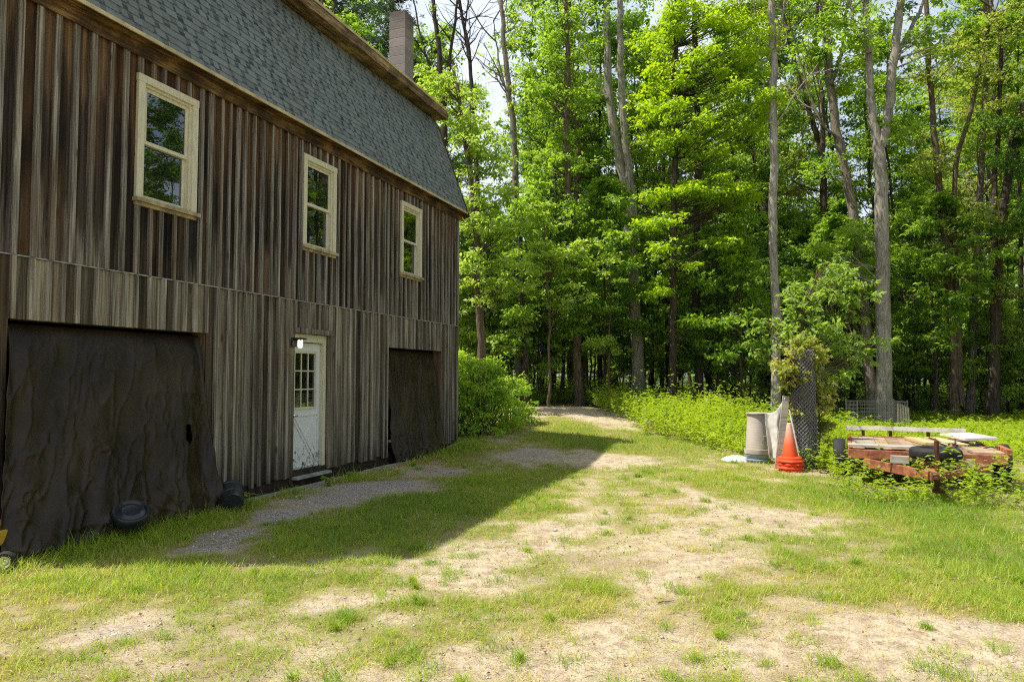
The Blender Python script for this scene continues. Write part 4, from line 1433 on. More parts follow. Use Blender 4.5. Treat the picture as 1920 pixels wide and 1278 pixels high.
hero_tree('leafy_sapling', [([(1030, 740), (1030, 620), (1024, 500), (1020, 420)], .05, .015, .0)], 22.8,
          [(1020, 420, 50, 35, 16), (1045, 480, 55, 35, 18), (1000, 500, 45, 35, 14), (1060, 560, 45, 25, 10), (1090, 470, 30, 30, 8)],
          'leaf_light', 'bark_brown', 'light green young tree heading the dirt track, left of the bent trunk', seed=51, cl=(.30, .56), flat=.35, size=.13)
hero_tree('leafy_sapling', [([(1140, 740), (1142, 640), (1146, 560), (1140, 500)], .04, .012, .0)], 24.3,
          [(1132, 510, 22, 25, 6), (1135, 650, 30, 14, 7), (1120, 640, 36, 14, 8), (1135, 590, 22, 20, 5)],
          'leaf_light', 'bark_brown', 'small bright sapling between the thin bent trunk and the double trunk', seed=52, cl=(.30, .56), flat=.3, size=.13)
hero_tree('leafy_sapling', [([(1390, 770), (1388, 680), (1384, 600), (1390, 520)], .05, .015, .0)], 23,
          [(1390, 520, 40, 30, 12), (1370, 590, 50, 30, 14), (1400, 650, 45, 25, 12), (1350, 660, 40, 20, 8)],
          'leaf_mid', 'bark_dark', 'green young tree in front of the dark wood, left of the pale pole trunk', seed=53, cl=(.30, .56), flat=.35, size=.13)
hero_tree('leafy_sapling', [([(1715, 780), (1712, 700), (1716, 600), (1710, 520)], .05, .015, .0)], 27,
          [(1710, 520, 40, 35, 12), (1730, 600, 45, 35, 14), (1700, 680, 40, 25, 8), (1745, 690, 35, 25, 6)],
          'leaf_mid', 'bark_dark', 'green young tree right behind the big forked pale tree', seed=54, cl=(.30, .56), flat=.35, size=.13)
# behind the barn's far end
hero_tree('bushy_tree', [([(905, 740), (900, 600), (890, 400), (870, 250), (850, 120)], .15, .05, .0)], 21.5,
          [(850, 190, 55, 50, 26), (815, 150, 30, 30, 10), (900, 290, 55, 50, 26), (880, 390, 50, 50, 22), (935, 430, 60, 50, 26), (900, 520, 45, 60, 22), (955, 530, 55, 50, 18), (930, 350, 45, 40, 12), (890, 240, 40, 30, 10)],
          'leaf_light', 'bark_brown', 'bushy light-green tree crowding the far corner of the barn roof', seed=12, n=62, cl=(.35, .62), size=.12, dyr=1.5)
hero_tree('bushy_tree', [([(985, 740), (982, 600), (975, 450), (965, 330)], .12, .04, .0)], 24,
          [(985, 480, 50, 60, 22), (975, 580, 55, 40, 18), (960, 640, 60, 25, 10), (1000, 400, 40, 50, 14)],
          'leaf_mid', 'bark_dark', 'deeper green bushy tree between the barn corner and the thin bent trunk', seed=13, n=126, cl=(.38, .65))
hero_tree('bare_top_tree', [([(838, 500), (835, 300), (828, 180), (822, 80), (812, 0), (805, -120)], .16, .07, .0), ([(832, 210), (845, 100), (858, 0), (868, -90)], .09, .04, .3), ([(828, 180), (795, 90), (775, 0)], .07, .03, .3)], 30,
          [(800, 120, 30, 20, 3), (845, 60, 20, 30, 3), (790, 20, 40, 30, 5)], 'leaf_deep', 'bark_dark', 'thin dark tree with bare upper branches against the sky right of the chimney', seed=14, limbs=16, n=30, cl=(.3, .5))
hero_tree('bare_top_tree', [([(905, 500), (895, 300), (885, 200), (880, 100), (862, 0), (850, -100)], .13, .05, .0), ([(882, 120), (872, 60), (884, -40)], .06, .03, .3)], 31,
          [(895, 150, 14, 20, 2)], 'leaf_deep', 'bark_dark', 'sparse dark tree with crooked bare twigs in the open patch of sky', seed=15, limbs=18, n=26, cl=(.3, .5))
hero_tree('bare_top_tree', [([(975, 520), (965, 300), (955, 180), (945, 80), (940, 0), (936, -100)], .15, .07, .0), ([(955, 190), (935, 110), (925, 40)], .05, .02, .2)], 28,
          [(965, 60, 25, 50, 7), (955, 180, 20, 30, 4), (985, 20, 25, 40, 6), (985, 150, 25, 40, 5)], 'leaf_light', 'bark_grey', 'slender grey tree with thin leafy twigs at the right side of the sky gap', seed=16, limbs=10, n=71, cl=(.3, .5))


# pine behind the roof
def pine(px, Y, H, label, seed, rad=.28, z0=5.0):
    rng = np.random.default_rng(seed)
    x = (px - 960) / FPX * Y
    root = empty('pine_tree', (x, Y, float(gz(x, Y))), 0, label, 'pine')
    w = Wood(); w.tube(np.array([[0, 0, -.2], [.05, 0, H * .5], [0, .05, H]]), [rad, rad * .6, .03], 10)
    P, A, N_, S = [], [], [], []
    z = z0
    while z < H:
        nb = rng.integers(4, 7); L0 = (H - z) * .34 + .5
        for b in range(nb):
            a = rng.uniform(0, 6.28); L = min(4.2, L0) * rng.uniform(.6, 1.1)
            d = np.array([math.cos(a), math.sin(a), .12])
            pts = np.array([[0, 0, z], d * L * .5 + [0, 0, z + .1], d * L + [0, 0, z + .25]])
            w.tube(pts, [.04, .025, .008], 4)
            n_ = int(26 * L)
            tt = rng.uniform(.2, 1.0, n_)
            for t1 in tt:
                c = pts[0] * (1 - t1) + pts[2] * t1
                c = c + rng.normal(size=3) * np.array([.28, .28, .12]) * (1.1 - .3 * t1)
                k = 9
                P.append(np.repeat(c[None], k, 0)); dd = unit(rng.normal(size=(k, 3)) + d * .8 + [0, 0, .25]); A.append(dd)
                N_.append(rng.normal(size=(k, 3)) + [0, 0, .5]); S.append(rng.uniform(.14, .24, k))
        z += rng.uniform(.55, .9)
    w.build('trunk', 'bark_dark', root)
    P = np.concatenate(P); v, f = leaf_geo(P, np.concatenate(A), np.concatenate(N_), np.concatenate(S), .16)
    np_obj('crown', v, f, 'needles', root, {'tint': np.repeat(rng.random(len(P)), 4)})


pine(620, 27, 19.5, 'dark pine rising behind the barn roof left of the chimney', 31, z0=8)
pine(730, 34, 21, 'dark pine farther back directly behind the chimney', 32, z0=9)
hero_tree('maple_tree', [([(585, 500), (590, 300), (600, 100), (605, -50)], .16, .06, .0)], 24, [(640, 40, 40, 40, 14), (690, 110, 30, 25, 10), (720, 150, 30, 20, 8), (560, -10, 50, 30, 10), (660, -30, 50, 30, 8)],
          'leaf_mid', 'bark_dark', 'green leafy tree over the barn roof in front of the pines', seed=17, n=56, cl=(.35, .6))

# sapling over the wire roll
hero_tree('sapling', [([(1502, 830), (1503, 740), (1498, 650), (1508, 580), (1530, 520)], .035, .012, .2), ([(1500, 690), (1470, 640), (1440, 600)], .02, .008, .2), ([(1503, 680), (1560, 620), (1620, 590)], .02, .008, .2)], 13.6,
          [(1500, 560, 40, 40, 16), (1550, 520, 45, 40, 18), (1458, 620, 36, 30, 9), (1520, 620, 60, 40, 20), (1590, 560, 40, 40, 14), (1600, 640, 40, 30, 12), (1425, 650, 22, 18, 3), (1640, 650, 25, 15, 4), (1560, 680, 50, 40, 14), (1590, 500, 30, 25, 6)],
          'leaf_sapling', 'bark_brown', 'leafy light-green sapling spreading above the wire roll', n=170, size=.115, cl=(.17, .31), flat=.6, seed=18, dyr=.8, cat='sapling', aspect=.48)
# vine on the wire roll, yellowing
vx = rg[1] + .1
vine = hero_tree('vine', [([(1500, 880), (1497, 800), (1488, 720), (1480, 660), (1478, 640)], .02, .008, 0), ([(1530, 880), (1540, 760), (1520, 690), (1500, 668), (1505, 640)], .015, .006, 0), ([(1494, 740), (1470, 690), (1465, 660)], .012, .005, 0)], vx,
                 [(1492, 690, 40, 30, 34), (1522, 668, 30, 22, 24), (1510, 645, 30, 14, 10), (1478, 712, 20, 14, 8), (1545, 740, 16, 30, 8), (1548, 790, 18, 40, 10), (1495, 770, 10, 30, 5), (1490, 660, 26, 14, 7)],
                 'leaf_vine', 'bark_brown', 'yellow and reddish leaved vine climbing over the wire roll', n=1000, size=.07, cl=(.09, .17), flat=.8, seed=19, dyr=.25, cat='vine', aspect=.6)
# dead stick
p0 = at(1528, 760, vx + .15); mb = MB()
mb.tube([(0, 0, 0)] + [tuple(np.array(at(px, py, vx + .12)) - np.array([p0[0], p0[1], 0])) for px, py in ((1526, 740), (1522, 690), (1529, 660), (1526, 632))], [.035, .035, .03, .025, .016], 8)
o = mb.build('dead_stem', 'bark_grey', None, True); o.location = (p0[0], p0[1], 0); tagp(o, 'grey dead stem sticking up out of the vine and wire roll', 'dead stem')


# shrub by the barn corner
def shrub(loc, rx, ry, h, label, seed, n=150, size=.085, leaf='leaf_shrub', name='shrub', per=70, group=None):
    rng = np.random.default_rng(seed)
    root = empty(name, loc, 0, label, 'shrub', group)
    w = Wood(); cl = []
    for i in range(n):
        a = rng.uniform(0, 6.28); q = rng.random() ** .5; z = h * rng.random() ** 1.0
        k = math.sqrt(max(.05, 1 - (z / h) ** 2 * .85))
        r_ = q * k
        c = (rx * r_ * math.cos(a), ry * r_ * math.sin(a), z + .05)
        cl.append((*c, rng.uniform(.16, .30) * (h / 2) ** .3))
        if i % 3 == 0:
            w.tube(smooth_path([(c[0] * .2, c[1] * .2, -.1), (c[0] * .6, c[1] * .6, c[2] * .55), c], 3), np.linspace(.014, .004, 7), 4)
    w.build('stems', 'bark_brown', root)
    crown_mesh('foliage', cl, per * 4, size, leaf, root, .8, .5, (0, 1), rng, .75)
    return root


sb = at(905, 800, 17.4)
shrub((sb[0] - .05, 17.35, float(gz(sb[0], 17.35))), 1.05, 1.05, 1.75, 'rounded bright green shrub at the far corner of the barn', 41, 270, .085)
sb = at(955, 790, 18.6)
shrub((sb[0], 18.6, float(gz(sb[0], 18.6))), .8, .8, 1.2, 'lower green shrub sloping from the barn corner to the track', 42, 140, .08)
sb = at(868, 800, 18.0)
shrub((sb[0] - .3, 18.3, .1), .9, .9, 2.1, 'tallest leafy shrub half hidden behind the barn corner boards', 43, 170, .085)

# --- fill trees of the wood: a few kinds, then copies
kinds = [
    auto_tree('woodland_tree', 18, 5.0, 18, 3.0, .17, 'leaf_mid', 'bark_dark', '', 'tree', 201, nl=40, n=62, size=.17),
    auto_tree('woodland_tree', 20, 7.0, 20, 3.2, .20, 'leaf_deep', 'bark_brown', '', 'tree', 202, nl=36, n=62, size=.17),
    auto_tree('woodland_tree', 16, 3.0, 16, 2.6, .13, 'leaf_mid', 'bark_dark', '', 'tree', 203, nl=42, n=60, size=.16, lean=.04),
    auto_tree('woodland_tree', 19, 8.5, 19, 2.6, .16, 'leaf_olive', 'bark_grey', '', 'tree', 204, nl=28, n=60, size=.15, lean=.03),
]
under = [
    auto_tree('understorey_tree', 5.5, 1.2, 5.5, 1.7, .05, 'leaf_mid', 'bark_dark', '', 'tree', 211, nl=26, n=90, size=.14, flat=.3, up=1.0, cl=(.35, .6)),
    auto_tree('understorey_tree', 4.0, .7, 4.0, 1.5, .04, 'leaf_light', 'bark_dark', '', 'tree', 212, nl=22, n=90, size=.13, flat=.3, up=1.0, cl=(.3, .55)),
    auto_tree('understorey_tree', 7.5, 2.0, 7.5, 2.0, .07, 'leaf_mid', 'bark_dark', '', 'tree', 213, nl=30, n=90, size=.15, flat=.35, cl=(.35, .6)),
]
thin = auto_tree('slender_trunk_tree', 17, 12, 17, 1.6, .10, 'leaf_mid', 'bark_dark', '', 'tree', 221, nl=14, n=34, size=.14)

LK = ['broad green tree filling the shaded wood behind the front trunks', 'tall deep-green tree with high crown in the wood behind',
      'slim low-branched tree among the shaded wood', 'thin-crowned olive tree standing in the wood behind']
used = set()
rs = random.Random(77)


def place(proto, x, y, sc, label, group):
    key = proto.name
    if key in used:
        o = copy_tree(proto)
    else:
        used.add(key); o = proto
    o.location = (x, y, float(gz(x, y)) - .03); o.rotation_euler = (0, 0, rs.uniform(0, 6.28)); o.scale = (sc, sc, sc * rs.uniform(.9, 1.12))
    o['label'] = label; o['group'] = group


placed = []


def free(x, y, d):
    return all((x - a) ** 2 + (y - b) ** 2 > d * d for a, b in placed)


def in_barn(x, y, pad=1.2):
    v = Vector((x, y, 0)) + 6.575 * NV
    u = v.dot(DV); yy = -v.dot(NV)
    return U0 - pad < u < U1 + pad and -pad < yy < BW + pad


# tall fill trees: three depth rows; the right part is kept thinner for the sky gaps
tries = 0
cnt = 0
while cnt < 95 and tries < 6000:
    tries += 1
    y = rs.choice([rs.uniform(29, 38), rs.uniform(36, 52), rs.uniform(50, 72)])
    px = rs.uniform(480, 2150)
    x = (px - 960) / FPX * y
    if not free(x, y, 2.6 if y < 40 else 3.2) or in_barn(x, y, 3): continue
    if 822 < px < 985 and y < 75: continue       # open sky between the trees
    if px > 1470 and rs.random() < .12: continue
    placed.append((x, y)); k = rs.choice([0, 0, 1, 1, 2, 2, 3]) if px < 1500 else rs.choice([1, 3, 3, 2, 0])
    place(kinds[k], x, y, rs.uniform(.85, 1.15) * (.8 if 1480 < px < 1800 else 1), LK[k], 'trees of the wood behind the clearing')
    cnt += 1
# trees to the right and beyond the frame (mirrored in the barn windows)
for (x, y) in ((17, 13), (21, 18), (25, 12), (20, 7), (27, 22), (23, 1), (30, 6), (19, 24), (33, 15), (18.5, 19.5), (26, -6), (15, -12), (31, 27), (22, 26)):
    placed.append((x, y)); k = rs.choice([0, 1, 2])
    place(kinds[k], x, y, rs.uniform(.75, 1.0), LK[k], 'trees of the wood behind the clearing')
cnt = tries = 0
while cnt < 120 and tries < 5000:
    tries += 1
    y = rs.uniform(27, 62); px = rs.uniform(780, 2100); x = (px - 960) / FPX * y
    if not free(x, y, 1.5) or in_barn(x, y, 2): continue
    placed.append((x, y)); k = rs.choice([0, 0, 1, 2])
    place(under[k], x, y, rs.uniform(.7, 1.2), ['low spreading understorey tree in the shade of the wood', 'small light-green understorey tree in the wood', 'taller thin understorey tree in the shade of the wood'][k], 'understorey trees in the wood')
    cnt += 1
cnt = tries = 0
while cnt < 26 and tries < 5000:
    tries += 1
    y = rs.uniform(24.8, 29.5); px = rs.uniform(880, 2050); x = (px - 960) / FPX * y
    if not free(x, y, 1.3) or in_barn(x, y, 2) or 1140 < px < 1240 or any(abs(px - q) < 36 for q in (1195, 1080, 1262, 1310, 1453, 1640, 1657, 1795, 1820)): continue
    placed.append((x, y)); k = rs.choice([0, 1, 1, 2])
    place(under[k], x, y, rs.uniform(.75, 1.15), ['low spreading understorey tree in the shade of the wood', 'small light-green understorey tree in the wood', 'taller thin understorey tree in the shade of the wood'][k], 'understorey trees in the wood')
    cnt += 1
cnt = tries = 0
while cnt < 26 and tries < 5000:
    tries += 1
    y = rs.uniform(27, 46); px = rs.uniform(850, 2050); x = (px - 960) / FPX * y
    if not free(x, y, .9) or in_barn(x, y, 2): continue
    placed.append((x, y))
    place(thin, x, y, rs.uniform(.7, 1.25), 'slender dark trunk with a small high crown inside the wood', 'slender trunks inside the wood')
    cnt += 1

# far wood that reads as one mass
rng = np.random.default_rng(55)
cl = []
for i in range(1500):
    y = rng.uniform(74, 84); px = rng.uniform(300, 2300); x = (px - 960) / FPX * y
    hmax = 11 + 5 * vnoise(px / 90.0, 3.3)
    if 840 < px < 985: hmax = 9.0
    z = hmax * rng.random() ** .8
    cl.append((x, y, float(z) + .5, rng.uniform(.8, 1.4)))
w_ = crown_mesh('distant_woods', cl, 16, .38, 'leaf_mid', None, .7, .6, (0, 1), rng, .6)
tagp(w_, 'mass of distant woodland foliage far behind the front trees', 'woods', None, 'stuff')

# ------------------------------------------------------------------ weeds and grass
def in_trailer(x, y, pad=0.0):
    dx, dy = x - c_.x, y - c_.y
    a = math.cos(-TRZ) * dx - math.sin(-TRZ) * dy; b = math.sin(-TRZ) * dx + math.cos(-TRZ) * dy
    return (np.abs(a) < HW + pad) & (b > -pad) & (b < LN + pad), a, b


def weed_density(x, y):
    """0..1 cover and height of weedy plants"""
    n = (fbm(x * .9, y * .9, 3) - .5)
    edge = np.interp(y, [12.5, 13.2, 14.8, 16.5, 19.0, 22.5, 25, 26], [12.0, 5.6, 4.75, 3.6, 3.1, 2.9, 2.4, -3.0])
    d = sstep(-.25, .35, x - edge + n * .9) * sstep(12.6, 13.4, y + n)
    h = .16 + .42 * sstep(13.5, 19, y) * sstep(10, 6.5, x) + .12 * sstep(.4, .7, fbm(x * .7 + 9, y * .7, 2))
    # behind the track
    b = sstep(24.6, 25.2, y + n) * (x > -4) ; d = np.maximum(d, b); h = np.where((b > .5) & (x < 3), .30, h)
    # around the trailer and the wire roll
    t_in, ta, tb = in_trailer(x, y, 0)
    t2 = ((np.abs(ta) < 1.35) & (tb > -1.75 + .35 * n) & (tb < 3.2)).astype(float) * (n + .62 > .45)
    t3 = (np.hypot(x - rg[0] - .3, (y - rg[1] - .3) * .9) < .75 + n).astype(float)
    gap_ = ((x > rg[0]) & (x < 6.4) & (y > 11.4 + n) & (y < 13.6)).astype(float)
    d2 = np.maximum(np.maximum(t2 * np.where((tb < -.1) & (ta > -.25), .5, .25), t3 * .8), gap_)
    h = np.where(d2 > d, .30 + .12 * n, h); d = np.maximum(d, d2)
    fr_ = (np.abs(ta - .15) < .75) & (tb < -.15) & (tb > -2.0) & (t2 > 0)
    h = np.where(fr_, np.where(ta > -.22, .46, .26), h)
    under_ = t_in & (tb < LN)
    h = np.where(under_, np.minimum(h, .30), h)
    return d, h


rng = np.random.default_rng(91)
N0 = 52000
wx = rng.uniform(-4, 24, N0); wy = rng.uniform(8.6, 29, N0)
d, h = weed_density(wx, wy)
vis = (np.abs(wx) < wy * .78 + 1.5)
keep = (rng.random(N0) < d * np.clip(1.25 - (wy - 9) / 26, .35, 1)) & vis & ~((wy > 26.5) & (rng.random(N0) < .6))
wx, wy, h = wx[keep], wy[keep], h[keep]
hh = h * rng.uniform(.35, 1.25, len(wx)) * (.55 + 1.0 * fbm(wx * 1.9, wy * 1.9, 3)) * np.where(rng.random(len(wx)) < .06, 1.6, 1) + .05
nl_ = 11
P = np.repeat(np.stack([wx, wy, gz(wx, wy)], -1), nl_, 0)
H2 = np.repeat(hh, nl_)
fr = rng.random(len(P)) ** .7
lean_ = np.repeat(rng.normal(size=(len(wx), 2)) * .25, nl_, 0)
P[:, :2] += lean_ * (H2 * fr)[:, None]
P[:, 2] += H2 * (.12 + .88 * fr)
ang = rng.uniform(0, 6.28, len(P))
ax = np.stack([np.cos(ang), np.sin(ang), rng.uniform(-.25, .7, len(P))], -1)
nr = np.stack([-np.cos(ang) * .4, -np.sin(ang) * .4, np.ones(len(P))], -1) + rng.normal(size=(len(P), 3)) * .25
sz = (.05 + .07 * rng.random(len(P))) * np.clip(.75 + P[:, 1] * .012, .8, 1.15)
v, f = leaf_geo(P, ax, nr, sz, .42, .2)
ti = np.clip(np.repeat(np.clip((fbm(wx * .9, wy * .9, 3) - .5) * 2.2 + .45, 0, 1) * .6 + .4 * rng.random(len(wx)), nl_) * .6 + rng.random(len(P)) * .4, 0, 1)
weeds = np_obj('weeds', v, f, 'leaf_weed', None, {'tint': np.repeat(ti, 4)})
tagp(weeds, 'knee-high sunlit weeds covering the bank and the trailer surroundings', 'weeds', None, 'stuff')

# undergrowth on the floor of the wood
N1 = 9000
ux = rng.uniform(-12, 45, N1); uy = 26 + 46 * rng.random(N1) ** 1.3
k = (np.abs(ux) < uy * .8 + 2) & (rng.random(N1) < .25 + .75 * (fbm(ux * .35, uy * .35, 3) > .47))
ux, uy = ux[k], uy[k]
uh = rng.uniform(.25, 1.1, len(ux)) * (.5 + fbm(ux * .3, uy * .3, 2))
P = np.repeat(np.stack([ux, uy, gz(ux, uy)], -1), 14, 0); H2 = np.repeat(uh, 14)
P[:, :2] += rng.normal(size=(len(P), 2)) * .22; P[:, 2] += H2 * rng.random(len(P)) ** .7
ang = rng.uniform(0, 6.28, len(P))
ax = np.stack([np.cos(ang), np.sin(ang), rng.uniform(-.3, .5, len(P))], -1)
nr = np.stack([-np.cos(ang) * .3, -np.sin(ang) * .3, np.ones(len(P))], -1) + rng.normal(size=(len(P), 3)) * .3
v, f = leaf_geo(P, ax, nr, rng.uniform(.10, .20, len(P)), .5, .2)
ug = np_obj('undergrowth', v, f, 'leaf_light', None, {'tint': np.repeat(rng.random(len(P)), 4)})
tagp(ug, 'leafy undergrowth covering the floor of the wood between the trunks', 'undergrowth', None, 'stuff')

# grass blades
GP, GH, GT, GW = [], [], [], []
for (y0, y1, dens, wmul) in ((2.6, 5.5, 5200, 1.0), (5.5, 8, 3600, 1.2), (8, 12, 2100, 1.7), (12, 18, 900, 2.6), (18, 27, 330, 4.2)):
    half = y1 * .80 + 1.2
    n_ = int(dens * (y1 - y0) * 2 * half * .9)
    x = rng.uniform(-half, half, n_); y = rng.uniform(y0, y1, n_)
    # tuft the blades
    g = green(x, y)
    tuft = fbm(x * 9, y * 9, 2)
    p_ = np.clip((g - .14) * 1.0 + (tuft - .5) * 1.7, 0.20, 1) * np.where(g > .08, 1, .6)
    vv = (x * .9415 - y * .337) + 6.575
    uu = x * .337 + y * .9415
    barnz = (vv < .24) & (uu > 3.5) & (uu < 14.8)
    k = (rng.random(n_) < p_) & ~barnz & (gravel(x, y) + (rng.random(n_) - .5) * .4 < .45)
    wd, wh = weed_density(x, y)
    k &= ~((wd > .6) & (rng.random(n_) < .5))
    x, y, g, tuft = x[k], y[k], g[k], tuft[k]
    hgt = (.016 + .036 * np.clip(g - .25, 0, 1) * (0.4 + 1.2 * tuft) + .012 * rng.random(len(x))) * rng.uniform(.55, 1.7, len(x)) * np.where(rng.random(len(x)) < .04, 1.7, 1)
    lush = np.exp(-(((x * .9415 - y * .337) + 6.575 - .45) / .35) ** 2)
    hgt *= 1 + .9 * lush
    GP.append(np.stack([x, y, gz(x, y) + .0], -1)); GH.append(hgt)
    dry = fbm(x * .6 + 31, y * .6 + 5, 3)
    GT.append(np.clip(.985 - g * .55 + (dry - .5) * 1.0 + rng.normal(size=len(x)) * .22, 0, 1))
    GW.append(np.full(len(x), .0042 * wmul))
# stronger single tufts on the worn soil
for _ in range(520):
    ty = 3.1 + 10 * rng.random() ** 1.5; tx = rng.uniform(-.8, .8) * ty
    if ((tx * .9415 - ty * .337) + 6.575) < .5 or float(gravel(tx, ty)) > .5: continue
    k_ = int(rng.uniform(25, 110)); rr_ = rng.uniform(.03, .12)
    q_ = rng.normal(size=(k_, 2)) * rr_ * .6
    x = tx + q_[:, 0]; y = ty + q_[:, 1]
    GP.append(np.stack([x, y, gz(x, y)], -1)); GH.append(rng.uniform(.03, .075) * rng.uniform(.5, 1.4, k_))
    GT.append(np.clip(rng.uniform(.15, .6) + rng.normal(size=k_) * .13, 0, 1)); GW.append(np.full(k_, .0042 * (1 + max(0, ty - 4) * .12)))
GP = np.concatenate(GP); GH = np.concatenate(GH); GT = np.concatenate(GT); GW = np.concatenate(GW)
ang = rng.uniform(0, 6.28, len(GP))
ln = rng.uniform(.15, 1.0, len(GP))
ax = np.stack([np.cos(ang) * ln, np.sin(ang) * ln, np.ones(len(GP))], -1)
nr = np.stack([-np.cos(ang), -np.sin(ang), ln], -1)
v, f = leaf_geo(GP, ax, nr, GH * 1.25, 1.0, .3, .35)
# blade width is set in metres, not by length
a = unit(ax); b = unit(np.cross(nr, a))
V = v.reshape(-1, 4, 3)
mid = (V[:, 1] + V[:, 3]) / 2
V[:, 1] = mid + b * GW[:, None] * .5; V[:, 3] = mid - b * GW[:, None] * .5
grass = np_obj('grass', V.reshape(-1, 3), f, 'grass_blade', None, {'tint': np.repeat(GT, 4)})
tagp(grass, 'short patchy grass growing over the yard', 'grass', None, 'stuff')

# dry straw lying on bare soil
n_ = 60000
x = rng.uniform(-8, 11, n_); y = 2.6 + 11 * rng.random(n_) ** 1.4
k = (np.abs(x) < y * .8 + 1) & (gravel(x, y) < .35) & (((x * .9415 - y * .337) + 6.575) > .3) & (rng.random(n_) < .25 + .75 * (fbm(x * 2, y * 2, 3) > .5))
x, y = x[k], y[k]
ang = rng.uniform(0, 6.28, len(x))
ax = np.stack([np.cos(ang), np.sin(ang), rng.uniform(-.05, .2, len(x))], -1)
nr = np.tile(np.array([[0, 0, 1.0]]), (len(x), 1)) + rng.normal(size=(len(x), 3)) * .2
v, f = leaf_geo(np.stack([x, y, gz(x, y) + .010], -1), ax, nr, rng.uniform(.025, .07, len(x)), .09, .02)
st = np_obj('dry_straw', v, f, 'straw', None, {'tint': np.repeat(rng.random(len(x)), 4)})
tagp(st, 'dry straw and clippings scattered over the bare soil', 'straw', None, 'stuff')

# brown bits of dead leaf on the soil
n_ = 9000
x = rng.uniform(-8, 11, n_); y = 2.6 + 13 * rng.random(n_) ** 1.3
k = (np.abs(x) < y * .8 + 1) & (((x * .9415 - y * .337) + 6.575) > .3) & (rng.random(n_) < .15 + .85 * (fbm(x * 1.3 + 50, y * 1.3, 3) > .52))
x, y = x[k], y[k]
ang = rng.uniform(0, 6.28, len(x))
v, f = leaf_geo(np.stack([x, y, gz(x, y) + .012], -1), np.stack([np.cos(ang), np.sin(ang), rng.uniform(-.1, .4, len(x))], -1),
                np.tile(np.array([[0, 0, 1.0]]), (len(x), 1)) + rng.normal(size=(len(x), 3)) * .5, rng.uniform(.012, .035, len(x)), .6, .3)
db = np_obj('dead_leaves', v, f, 'leaf_dead', None, {'tint': np.repeat(rng.random(len(x)), 4)})
tagp(db, 'small brown bits of dead leaf scattered over the yard', 'leaf litter', None, 'stuff')

# loose gravel
base = np.array([[1, 0, 0], [-1, 0, 0], [0, 1, 0], [0, -1, 0], [0, 0, 1], [0, 0, -1]], float)
tri = np.array([[0, 2, 4], [2, 1, 4], [1, 3, 4], [3, 0, 4], [2, 0, 5], [1, 2, 5], [3, 1, 5], [0, 3, 5]])
n_ = 60000
x = rng.uniform(-6, 9, n_); y = 3 + 11 * rng.random(n_)
g = gravel(x, y)
k = (rng.random(n_) < np.clip(g * .6 - .05, .03, .5) * (.3 + 1.2 * (fbm(x * 6, y * 6, 2)))) & (np.abs(x) < y * .8 + 1) & (((x * .9415 - y * .337) + 6.575) > .25)
x, y = x[k], y[k]
s = rng.uniform(.005, .015, len(x)) * np.where(rng.random(len(x)) < .05, 1.7, 1)
v = base[None] * (1 + rng.normal(size=(len(x), 6, 1)) * .22) * s[:, None, None] * np.array([1.2, 1, .6])
ca, sa = np.cos(ang := rng.uniform(0, 6.28, len(x))), np.sin(ang)
v = np.stack([v[..., 0] * ca[:, None] - v[..., 1] * sa[:, None], v[..., 0] * sa[:, None] + v[..., 1] * ca[:, None], v[..., 2]], -1)
v = v + np.stack([x, y, gz(x, y) + s * .25], -1)[:, None]
f = (tri[None] + (np.arange(len(x)) * 6)[:, None, None]).reshape(-1, 3)
gp = np_obj('gravel', v.reshape(-1, 3), f, 'pebble', None, None, False)
tagp(gp, 'loose grey gravel in the worn patches', 'gravel', None, 'stuff')

# a short stick on the bare soil
g0 = gpt(1248, 1132); mb = MB()
mb.tube([(-.06, -.02, .012), (-.02, .0, .016), (.02, .002, .014), (.07, .018, .02)], [.004, .005, .004, .002], 6)
o = mb.build('stick', 'stick_wood', None, True); o.location = (g0[0], g0[1], float(gz(g0[0], g0[1]))); tagp(o, 'short dark twig lying on the bare sandy soil', 'stick')

# leafy weed plants along the slab
def weed_plant(u, y, h, label, seed):
    rng = np.random.default_rng(seed)
    p = bw(u, y, 0)
    root = empty('weed_plant', p, 0, label, 'weed', 'weeds along the barn slab')
    w = Wood(); P, A, N_, S = [], [], [], []
    for s in range(7):
        a = rng.uniform(0, 6.28); e = np.array([math.cos(a) * h * .6, math.sin(a) * h * .6, h * rng.uniform(.6, 1.1)])
        pts = smooth_path([(0, 0, 0), e * np.array([.35, .35, .6]), e], 3); w.tube(pts, np.linspace(.004, .002, len(pts)), 4)
        for q in range(12):
            c = pts[rng.integers(1, len(pts))] + rng.normal(size=3) * .01
            a2 = rng.uniform(0, 6.28); P.append(c); A.append([math.cos(a2), math.sin(a2), .2]); N_.append(rng.normal(size=3) * .3 + [0, 0, 1]); S.append(rng.uniform(.04, .075))
    w.build('stems', 'bark_brown', root)
    v, f = leaf_geo(np.array(P), np.array(A), np.array(N_), np.array(S), .45)
    np_obj('leaves', v, f, 'leaf_shrub', root, {'tint': np.repeat(rng.random(len(P)), 4)})


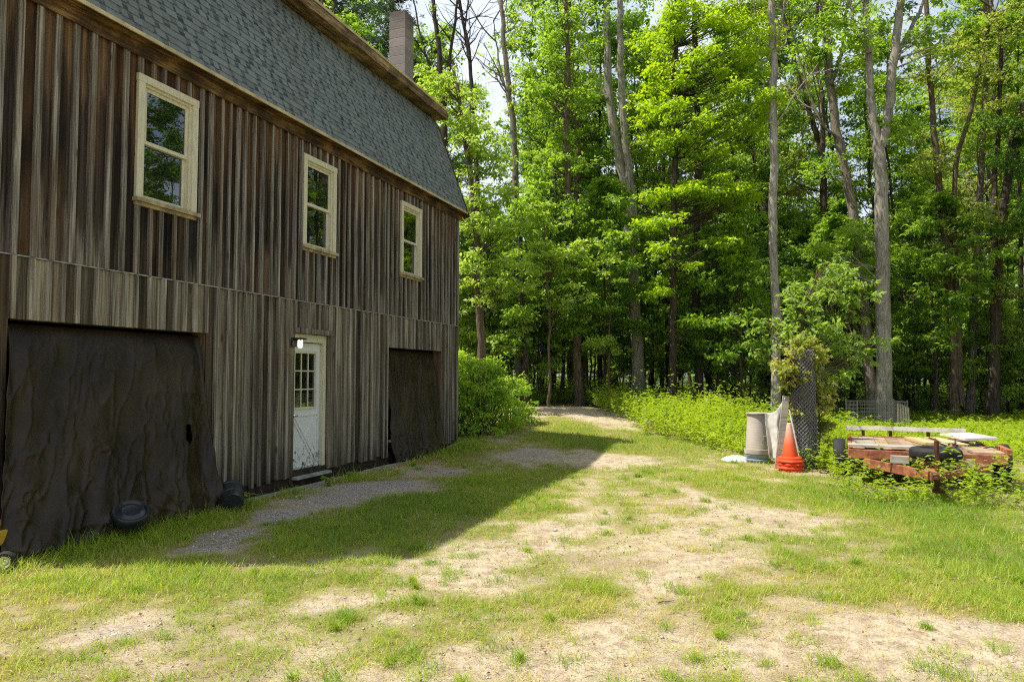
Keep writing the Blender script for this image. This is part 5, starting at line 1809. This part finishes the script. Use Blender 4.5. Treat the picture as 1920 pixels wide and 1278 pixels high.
weed_plant(7.28, -.24, .24, 'leafy weed beside the tipped bucket', 61)
weed_plant(7.16, -.52, .20, 'weed sprouting in front of the tipped bucket', 62)
weed_plant(9.0, -.42, .13, 'small weed below the white door', 63)
weed_plant(9.75, -.3, .10, 'tiny weed right of the white door', 64)
weed_plant(14.1, -.32, .16, 'weed at the far end of the slab', 65)

# ------------------------------------------------------------------ light and sky
EL = math.atan2(1, .531)
sun_dir = Vector((-.530, -.033, 1)).normalized()
sd = bpy.data.lights.new('sun', 'SUN'); sd.energy = 5.0; sd.angle = R(.53); sd.color = (1.0, .945, .84)
sun = bpy.data.objects.new('sun', sd); COL.objects.link(sun)
sun.rotation_euler = sun_dir.to_track_quat('Z', 'Y').to_euler()
sun.location = (-20, 0, 40)
wd = bpy.data.worlds.new('World'); SC.world = wd; wd.use_nodes = True
t = wd.node_tree; t.nodes.clear()
sky = nd(t, 'ShaderNodeTexSky'); sky.sky_type = 'NISHITA'; sky.sun_disc = False
sky.sun_elevation = EL; sky.sun_rotation = math.atan2(sun_dir.x, sun_dir.y); sky.air_density = 1.2; sky.dust_density = 2.2; sky.ozone_density = 1.0
gco = nd(t, 'ShaderNodeTexCoord').outputs['Generated']
cl_ = smap(t, noise(t, vscale(t, gco, (1, 1, 2.2)), 2.4, 6, 0.6), 0.38, 0.62, 0.15, 0.75)
skc = mix(t, cl_, sky.outputs[0], (8.6, 9.2, 10.2))
bg = nd(t, 'ShaderNodeBackground', {'Color': skc, 'Strength': .095})
nd(t, 'ShaderNodeOutputWorld', {'Surface': bg.outputs[0]})

vs_ = SC.view_settings
vs_.view_transform = 'Standard'; vs_.look = 'None'; vs_.exposure = 0.62; vs_.gamma = 1.0; vs_.use_curve_mapping = False
cy = SC.cycles
cy.max_bounces = 8; cy.diffuse_bounces = 6; cy.glossy_bounces = 3; cy.transmission_bounces = 6; cy.transparent_max_bounces = 4
cy.use_adaptive_sampling = True; cy.adaptive_threshold = .012
cy.filter_width = 1.15
cy.sample_clamp_indirect = 6
cy.use_denoising = False
try:
    cy.denoiser = 'OPENIMAGEDENOISE'; cy.denoising_input_passes = 'RGB_ALBEDO_NORMAL'; cy.denoising_prefilter = 'ACCURATE'
except Exception:
    pass
